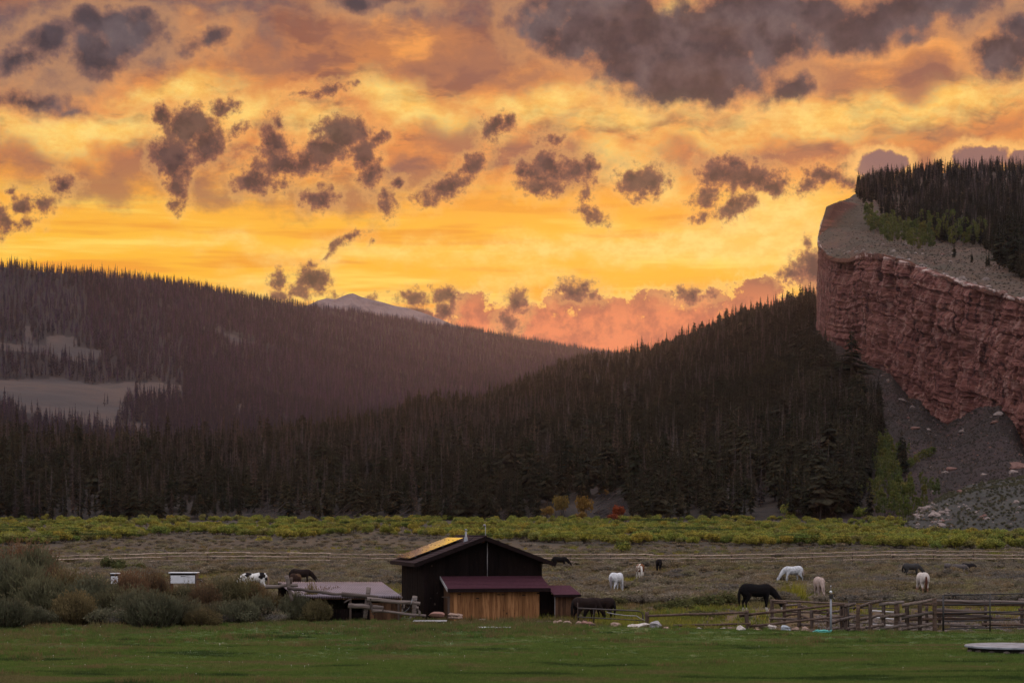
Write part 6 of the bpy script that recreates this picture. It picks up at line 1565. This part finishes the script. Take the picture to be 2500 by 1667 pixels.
    # rocks along the lawn edge
    cols = {'r': soil('rock_reddish', L(.24, .125, .10), L(.30, .17, .14), L(.14, .075, .06), 1.5, 8, .6, .02), 't': soil('rock_tan', L(.30, .205, .16), L(.36, .26, .21), L(.17, .115, .09), 1.5, 8, .6, .02), 'w': soil('rock_white', L(.46, .40, .36), L(.54, .49, .46), L(.26, .21, .185), 1.5, 8, .6, .02),
            'g': soil('rock_grey', L(.27, .25, .26), L(.35, .33, .34), L(.17, .14, .14), 1.5, 8, .6, .02), 'b': soil('rock_bluegrey', L(.27, .31, .36), L(.36, .40, .44), L(.20, .20, .22), 1.5, 8, .6, .02), 'd': soil('rock_dark', L(.10, .065, .055), L(.13, .09, .075), L(.06, .04, .035), 1.5, 8, .6, .02)}
    nmc = {'r': 'reddish', 't': 'tan', 'w': 'whitish', 'g': 'grey', 'b': 'blue grey', 'd': 'dark'}
    RK = [(1360, 1520, 20, 11, 't', 'at the corner of the small shed'), (1384, 1521, 26, 12, 't', 'in front of the small shed'), (1414, 1523, 14, 12, 't', 'right of the small shed'), (1432, 1524, 32, 16, 'r', 'largest before the dark bay horse'), (1447, 1526, 14, 12, 'd', 'tucked right of the large reddish one'),
          (1470, 1530, 14, 6, 'd', 'low, under the tube gate'), (1502, 1525, 28, 12, 't', 'under the tube gate, rounded'), (1488, 1531, 22, 6, 'd', 'flat one below the rounded one'), (1555, 1529, 50, 13, 'w', 'long and low before the gate corner'), (1599, 1527, 34, 23, 'g', 'biggest, right of the first fence post'),
          (1627, 1535, 15, 9, 't', 'right of the biggest grey one'), (1662, 1536, 12, 4, 'w', 'tiny chip in the grass'), (1707, 1534, 15, 6, 'w', 'half sunk in the lawn edge'), (1765, 1534, 18, 5, 'w', 'flat, third left of the second post'), (1782, 1533, 14, 6, 't', 'small, left of the second post'), (1808, 1536, 25, 15, 'w', 'sloping, touching the second post'),
          (1836, 1531, 17, 12, 'r', 'just right of the second post'), (1848, 1539, 27, 10, 't', 'flat topped below the rails'), (1864, 1532, 20, 9, 'd', 'under the lower rail'), (1884, 1532, 25, 14, 'w', 'capped pale, under the lower rail'), (1916, 1534, 25, 18, 'b', 'rounded boulder, largest before the corral'), (1942, 1536, 24, 10, 't', 'right of the blue grey boulder'),
          (1946, 1543, 24, 7, 't', 'low slab below its tan neighbour'), (1966, 1538, 22, 14, 't', 'pointed, in the pile left of the hose'), (1979, 1544, 12, 9, 'd', 'end of the pile left of the hose'), (2003, 1541, 28, 9, 'b', 'flat, behind the teal hose'),
          (1070, 1501, 36, 13, 'r', 'at the left foot of the lean-to'), (1110, 1504, 42, 15, 't', 'long rounded, before the lean-to corner'), (1225, 1517, 19, 6, 'w', 'before the orange boards'), (1178, 1512, 22, 4, 't', 'flat, left before the orange boards'), (1415, 1505, 12, 13, 't', 'upright one beside the tube gate post'), (616, 1524, 22, 9, 'w', 'split, on the lawn below the thicket'),
          (1325, 1519, 34, 7, 'd', 'long, under the dark doorway'), (1270, 1519, 26, 4, 't', 'thin, below the orange boards right end')]
    base = [rock_mesh('rock', 500 + k, 2, .5, 1.0) for k in range(8)]
    for k, (x, y, w, h, c, lab) in enumerate(RK):
        yb = y + h * .45; d = 21875 / (yb - HOR) if x > 1300 or x == 616 else 96.0; X_ = (x - 1250) / F * d
        me = base[k % 8].copy(); me.materials.append(cols[c]); o = link(bpy.data.objects.new('rock', me)); z = P(x, y, d).z
        o.location = (X_, d, z); o.scale = (w / 2 / F * d * 1.1, w / 2 / F * d * .8, h / 2 / F * d * 1.25); o.rotation_euler = (0, 0, r.uniform(-.3, .3)); tag(o, '%s rock %s' % (nmc[c], lab), 'rock')
    # gravel along the old fence and trodden corral ground
    gst = [rock_mesh('pebble', 700 + k, 1, .2) for k in range(3)]; Mg = soil('gravel', L(.30, .26, .24), L(.36, .31, .28), L(.18, .14, .13), 3, 9, .3, .01)
    for q_ in gst: q_.materials.append(Mg)
    n = 3600; t = rng.random(n); px = 826 + 285 * t; py = np.interp(px, [826, 900, 1000, 1110], [1487, 1492, 1503, 1509]) + rng.normal(0, 2.4, n); d = 21875 / (py - HOR); x = (px - 1250) / F * d
    scatter('gravel', np.stack([x, d, ground_z(x, d) + .01], -1), rng.uniform(0, 6.28, n), rng.lognormal(-3.3, .4, n), rng.integers(0, 3, n), gst)
    n = 5000; px = rng.uniform(1990, 2540, n); d = rng.uniform(86.5, 103, n); x = (px - 1250) / F * d; Md = soil('clod', L(.11, .085, .075), L(.15, .12, .105), L(.06, .045, .04), 3, 9, .3, .01); gs2 = [m_.copy() for m_ in gst]
    for q_ in gs2: q_.materials[0] = Md
    scatter('corral_clods', np.stack([x, d, ground_z(x, d)], -1), rng.uniform(0, 6.28, n), rng.lognormal(-3.0, .45, n), rng.integers(0, 3, n), gs2)
    # bare twiggy dead branch on the lawn edge
    tr, cr_ = tall_shrub(260, .3, .75, 26, w=.010); m_ = join(tr, cr_).mesh('dead_twigs', [M_greywood, M_log]); o = link(bpy.data.objects.new('bare_twigs', m_)); o.location = P(388, 1533, 89.8); tag(o, 'pale bare forked twigs at the lawn edge below the larger white box', 'twigs')
small_things()

# ================================================================== horses
def loft(m, rings, k=14):
    """a limb or trunk through elliptical rings (x, y, z, half width across, half depth)"""
    n0 = len(m.v); n = len(rings); P_ = [Vector(r[:3]) for r in rings]
    for i, r in enumerate(rings):
        d = (P_[min(i + 1, n - 1)] - P_[max(i - 1, 0)]).normalized(); a = Vector((0, 1, 0)); a = (a - d * a.dot(d)).normalized(); b = d.cross(a)
        for j in range(k):
            t = 2 * math.pi * j / k; m.v.append(tuple(P_[i] + a * math.cos(t) * r[3] + b * math.sin(t) * r[4]))
    for i in range(n - 1):
        for j in range(k):
            a, b = n0 + i * k + j, n0 + i * k + (j + 1) % k; m.f += [(a, b, b + k), (a, b + k, a + k)]; m.m += [0, 0]
    for e, base in ((0, n0), (1, n0 + (n - 1) * k)):
        for j in range(1, k - 1): t = (base, base + j, base + j + 1); m.f.append(t if e else t[::-1]); m.m.append(0)
def horse_body(pose):
    """pose 0 grazing, 1 grazing with legs apart, 2 head low to one side; one continuous skin"""
    hd = (0, 0, .22)[pose]; st = (.03, .15, -.07)[pose]; m = MB()
    loft(m, [(-.90, 0, 1.10, .05, .07), (-.86, 0, 1.10, .17, .19), (-.76, 0, 1.09, .25, .29), (-.58, 0, 1.10, .295, .335), (-.38, 0, 1.10, .295, .325), (-.15, 0, 1.06, .305, .325), (.10, 0, 1.04, .31, .33), (.34, 0, 1.06, .28, .335), (.54, hd * .05, 1.10, .235, .31), (.70, hd * .12, 1.08, .17, .23), (.78, hd * .15, 1.05, .08, .12)])
    loft(m, [(.50, 0, 1.14, .17, .24), (.70, hd * .2, 1.08, .145, .235), (.90, hd * .45, .93, .115, .19), (1.06, hd * .68, .73, .095, .15), (1.18, hd * .88, .55, .09, .125), (1.24, hd, .46, .07, .09)])
    loft(m, [(1.20, hd * .95, .53, .07, .09), (1.26, hd, .45, .095, .125), (1.31, hd, .33, .085, .115), (1.34, hd, .22, .06, .075), (1.355, hd, .12, .055, .065), (1.36, hd, .06, .045, .05)])
    for sg, o_ in ((1, st), (-1, -st)):
        y = .155 * sg
        loft(m, [(.46, y, 1.05, .10, .17), (.47, y, .88, .095, .15), (.49 + o_ * .3, y, .70, .075, .095), (.50 + o_ * .7, y, .52, .055, .062), (.50 + o_ * .9, y, .42, .05, .058), (.50 + o_, y, .34, .036, .040), (.50 + o_, y, .17, .034, .038), (.51 + o_, y, .11, .045, .05), (.53 + o_, y, .05, .045, .055), (.545 + o_, y, .0, .058, .07)], 10)
        loft(m, [(-.60, y, 1.10, .13, .24), (-.58, y, .92, .125, .235), (-.52 - o_ * .3, y, .76, .105, .17), (-.58 - o_ * .6, y, .60, .07, .10), (-.67 - o_ * .9, y, .47, .052, .07), (-.665 - o_, y, .36, .04, .048), (-.65 - o_, y, .18, .037, .042), (-.64 - o_, y, .11, .046, .052), (-.62 - o_, y, .05, .047, .055), (-.605 - o_, y, .0, .06, .07)], 10)
    me = m.mesh('raw', []); o = link(bpy.data.objects.new('raw', me))
    rm = o.modifiers.new('r', 'REMESH'); rm.mode = 'VOXEL'; rm.voxel_size = .024; rm.use_smooth_shade = True
    sm = o.modifiers.new('s', 'SMOOTH'); sm.factor = .5; sm.iterations = 3
    ev = o.evaluated_get(bpy.context.evaluated_depsgraph_get()); out = bpy.data.meshes.new_from_object(ev); out.name = 'horse_body'
    bpy.data.objects.remove(o); bpy.data.meshes.remove(me); out.polygons.foreach_set('use_smooth', [True] * len(out.polygons)); out.materials.clear(); return out, hd
BODIES = [horse_body(k) for k in range(3)]
def horse_bits(hd):
    t = MB(); t.tube([(-.84, 0, 1.24), (-.92, 0, 1.12), (-.955, 0, .85), (-.95, .01, .55), (-.93, .02, .30)], [.03, .055, .08, .065, .015], 7); tail = t
    m = MB(); pts = [(.60, hd * .1, 1.33), (.80, hd * .3, 1.20), (1.0, hd * .5, 1.02), (1.17, hd * .75, .78), (1.33, hd, .55)]
    rr = random.Random(5)
    for k in range(46):
        q = k / 45 * 3.99; i = int(q); f = q - i; p = Vector(pts[i]).lerp(Vector(pts[i + 1]), f); e = Vector((.035, .0, .03)); s = 1 if k % 4 else -1
        dn = Vector((.02 + rr.uniform(-.03, .03), (-.12) * s, -.20 - rr.uniform(0, .10)))
        m.tri(tuple(p - e + Vector((0, 0, .02))), tuple(p + e + Vector((0, 0, .02))), tuple(p + dn)); m.tri(tuple(p - e), tuple(p + e + Vector((0, .02 * s, .03))), tuple(p + Vector((0, .03, .035))))
    ears = []
    for s in (-1, 1):
        b = MB(); b.tube([(1.33, hd + .05 * s, .50), (1.30, hd + .06 * s, .57), (1.29, hd + .065 * s, .63)], [.03, .028, .004], 6); ears.append(b)
    return tail, m, ears
def coat(name, base, second=None, kind='plain', rough=.6):
    def fn(g, b):
        p = objco(g); x, y, z = g.sep(p); n = g.noise(p, 5.0, 4, .6); f = g.noise(g.mapping(p, scale=(1, 1, 1)), 30.0, 2, .6)
        c = g.mix(g.step(n, .35, .65), base, tuple(q * .8 for q in base[:3]) + (1,))
        if kind == 'pinto': c = g.mix(g.step(g.noise(p, 1.6, 2, .4, .5), .50, .53), c, second)
        if kind == 'pinto2': c = g.mix(g.m('MULTIPLY', g.step(z, .72, .78), g.step(g.m('ADD', x, g.m('MULTIPLY', g.noise(p, 2.2, 2, .5), .5)), -.62, -.58)), c, g.mix(g.step(g.noise(p, 2.2, 2, .4), .43, .46), base, second))
        if kind == 'dark_lower': c = g.mix(g.step(z, .62, .40), c, second)
        if kind == 'socks': c = g.mix(g.step(z, .22, .19), c, second)
        if kind == 'donkey': c = g.mix(g.step(z, .86, .70), c, second)
        if kind == 'dapple': c = g.mix(g.m('MULTIPLY', g.step(g.noise(p, 7.0, 3, .6), .45, .62), .6), c, second)
        return c
    return material(name, fn, .8, .05)
blk, brn, wht = L(.012, .010, .010), L(.045, .022, .016), L(.62, .60, .58)
COATS = {
    'pinto': (coat('black_white_coat', L(.70, .68, .66), L(.014, .012, .013), 'pinto'), L(.25, .17, .12)),
    'bay': (coat('brown_coat', L(.035, .019, .015)), L(.02, .012, .01)),
    'darkbay': (coat('dark_bay_coat', L(.022, .014, .013), L(.01, .008, .008), 'dark_lower'), L(.012, .01, .01)),
    'grey': (coat('white_grey_coat', L(.68, .69, .72), L(.36, .37, .40), 'dapple'), L(.22, .20, .22)),
    'grey2': (coat('flecked_grey_coat', L(.60, .62, .65), L(.25, .26, .29), 'dapple'), L(.30, .24, .22)),
    'chestnutpinto': (coat('chestnut_white_coat', L(.60, .55, .48), L(.16, .065, .03), 'pinto2'), L(.68, .64, .60)),
    'black': (coat('black_coat', blk), blk),
    'blacksocks': (coat('black_coat_socks', L(.009, .008, .009), L(.50, .46, .42), 'socks'), blk),
    'roan': (coat('pale_roan_coat', L(.42, .33, .29), L(.30, .22, .19), 'dapple'), L(.50, .42, .38)),
    'pale': (coat('cream_coat', L(.56, .50, .46), L(.26, .14, .09), 'dark_lower'), L(.08, .03, .02)),
    'smoky': (coat('smoky_coat', L(.055, .052, .052), L(.02, .018, .018), 'dark_lower'), L(.010, .009, .010)),
    'donkey': (coat('donkey_coat', L(.115, .10, .098), L(.36, .33, .31), 'donkey'), L(.04, .034, .033)),
    'darkdonkey': (coat('dark_donkey_coat', L(.022, .019, .021), L(.16, .14, .13), 'donkey'), L(.015, .013, .013)),
}
def horse(x, yf, yaw, size, coat_, pose, lab, cat='horse', name='horse', d=None, z=None, ears=1.0, mirror=False):
    d = d or 21875 / (yf - HOR); e = empty(name, ((x - 1250) / F * d, d, float(ground_z((x - 1250) / F * d, d)) if z is None else z), R(yaw))
    s = size; e.scale = (s, -s if mirror else s, s); tag(e, lab, cat)
    body, hd = BODIES[pose]; m, hair = COATS[coat_]; b = body.copy(); b.materials.append(m); link(bpy.data.objects.new('body', b), e)
    key = coat_ + '_hair'; hm = bpy.data.materials.get(key) or material(key, lambda g, b_: hair, .8, .05)
    tail, mane, er = horse_bits(hd)
    if cat == 'donkey':
        tail = MB(); tail.tube([(-.84, 0, 1.15), (-.92, 0, .95), (-.93, 0, .65), (-.92, 0, .50)], [.03, .02, .02, .05], 6)
    link(bpy.data.objects.new('tail', tail.mesh('tail', [hm], True)), e); link(bpy.data.objects.new('mane', mane.mesh('mane', [hm])), e)
    for q in er:
        if ears > 1: q.v = [(1.33 + (v[0] - 1.33) * ears - .0, v[1] * 1.1, .50 + (v[2] - .50) * ears) for v in q.v]
        link(bpy.data.objects.new('ear', q.mesh('ear', [m], True)), e)
    return e
# the model faces +x; yaw 0 faces right in the picture, 90 faces away
horse(620, 1448, 184, 1.04, 'pinto', 1, 'black and white spotted horse grazing behind the thicket left of the barn')
horse(722, 1452, 80, 1.05, 'bay', 0, 'brown horse seen from behind above the tin roofed shed')
horse(735, 1432, 10, .95, 'darkbay', 0, 'dark horse whose back shows behind the brown horse seen from behind')
horse(1367, 1389, 8, .98, 'black', 1, 'dark horse grazing to the right just past the barn roof corner')
horse(1506, 1449, 62, 1.03, 'grey', 2, 'white grey horse from behind with its head down to the right')
horse(1562, 1418, 96, 1.03, 'chestnutpinto', 0, 'chestnut and white horse seen from behind with a white tail')
horse(1608, 1399, 92, 1.0, 'black', 0, 'small black horse seen from behind near the far fence')
horse(1430, 1521, 35, .86, 'darkbay', 0, 'dark bay horse standing behind the tube gate right of the small shed', d=95.5, z=0)
horse(1470, 1521, 140, .82, 'darkbay', 1, 'second dark bay horse overlapping the first behind the tube gate', d=97.0, z=0)
horse(1848, 1492, 14, 1.08, 'blacksocks', 0, 'black horse with white socks grazing behind the log rails')
horse(1935, 1425, 200, 1.02, 'grey2', 1, 'flecked white horse grazing to the left in the middle of the pasture')
horse(2001, 1462, -88, 1.04, 'roan', 0, 'pale roan horse facing the camera with its head down')
horse(2226, 1409, 8, .92, 'smoky', 0, 'smoky dark horse with black mane behind the cream one')
horse(2252, 1455, 92, 1.12, 'pale', 0, 'cream horse seen from behind with a dark tail above the corral')
horse(2314, 1400, 60, .80, 'donkey', 0, 'grey donkey at left turned away with white legs', 'donkey', 'donkey', ears=2.2)
horse(2344, 1404, 4, .80, 'donkey', 1, 'grey donkey grazing broadside to the right with white legs', 'donkey', 'donkey', ears=2.2)
horse(2364, 1400, -25, .80, 'darkdonkey', 0, 'dark donkey mostly hidden behind the broadside grey one', 'donkey', 'donkey', ears=2.2)
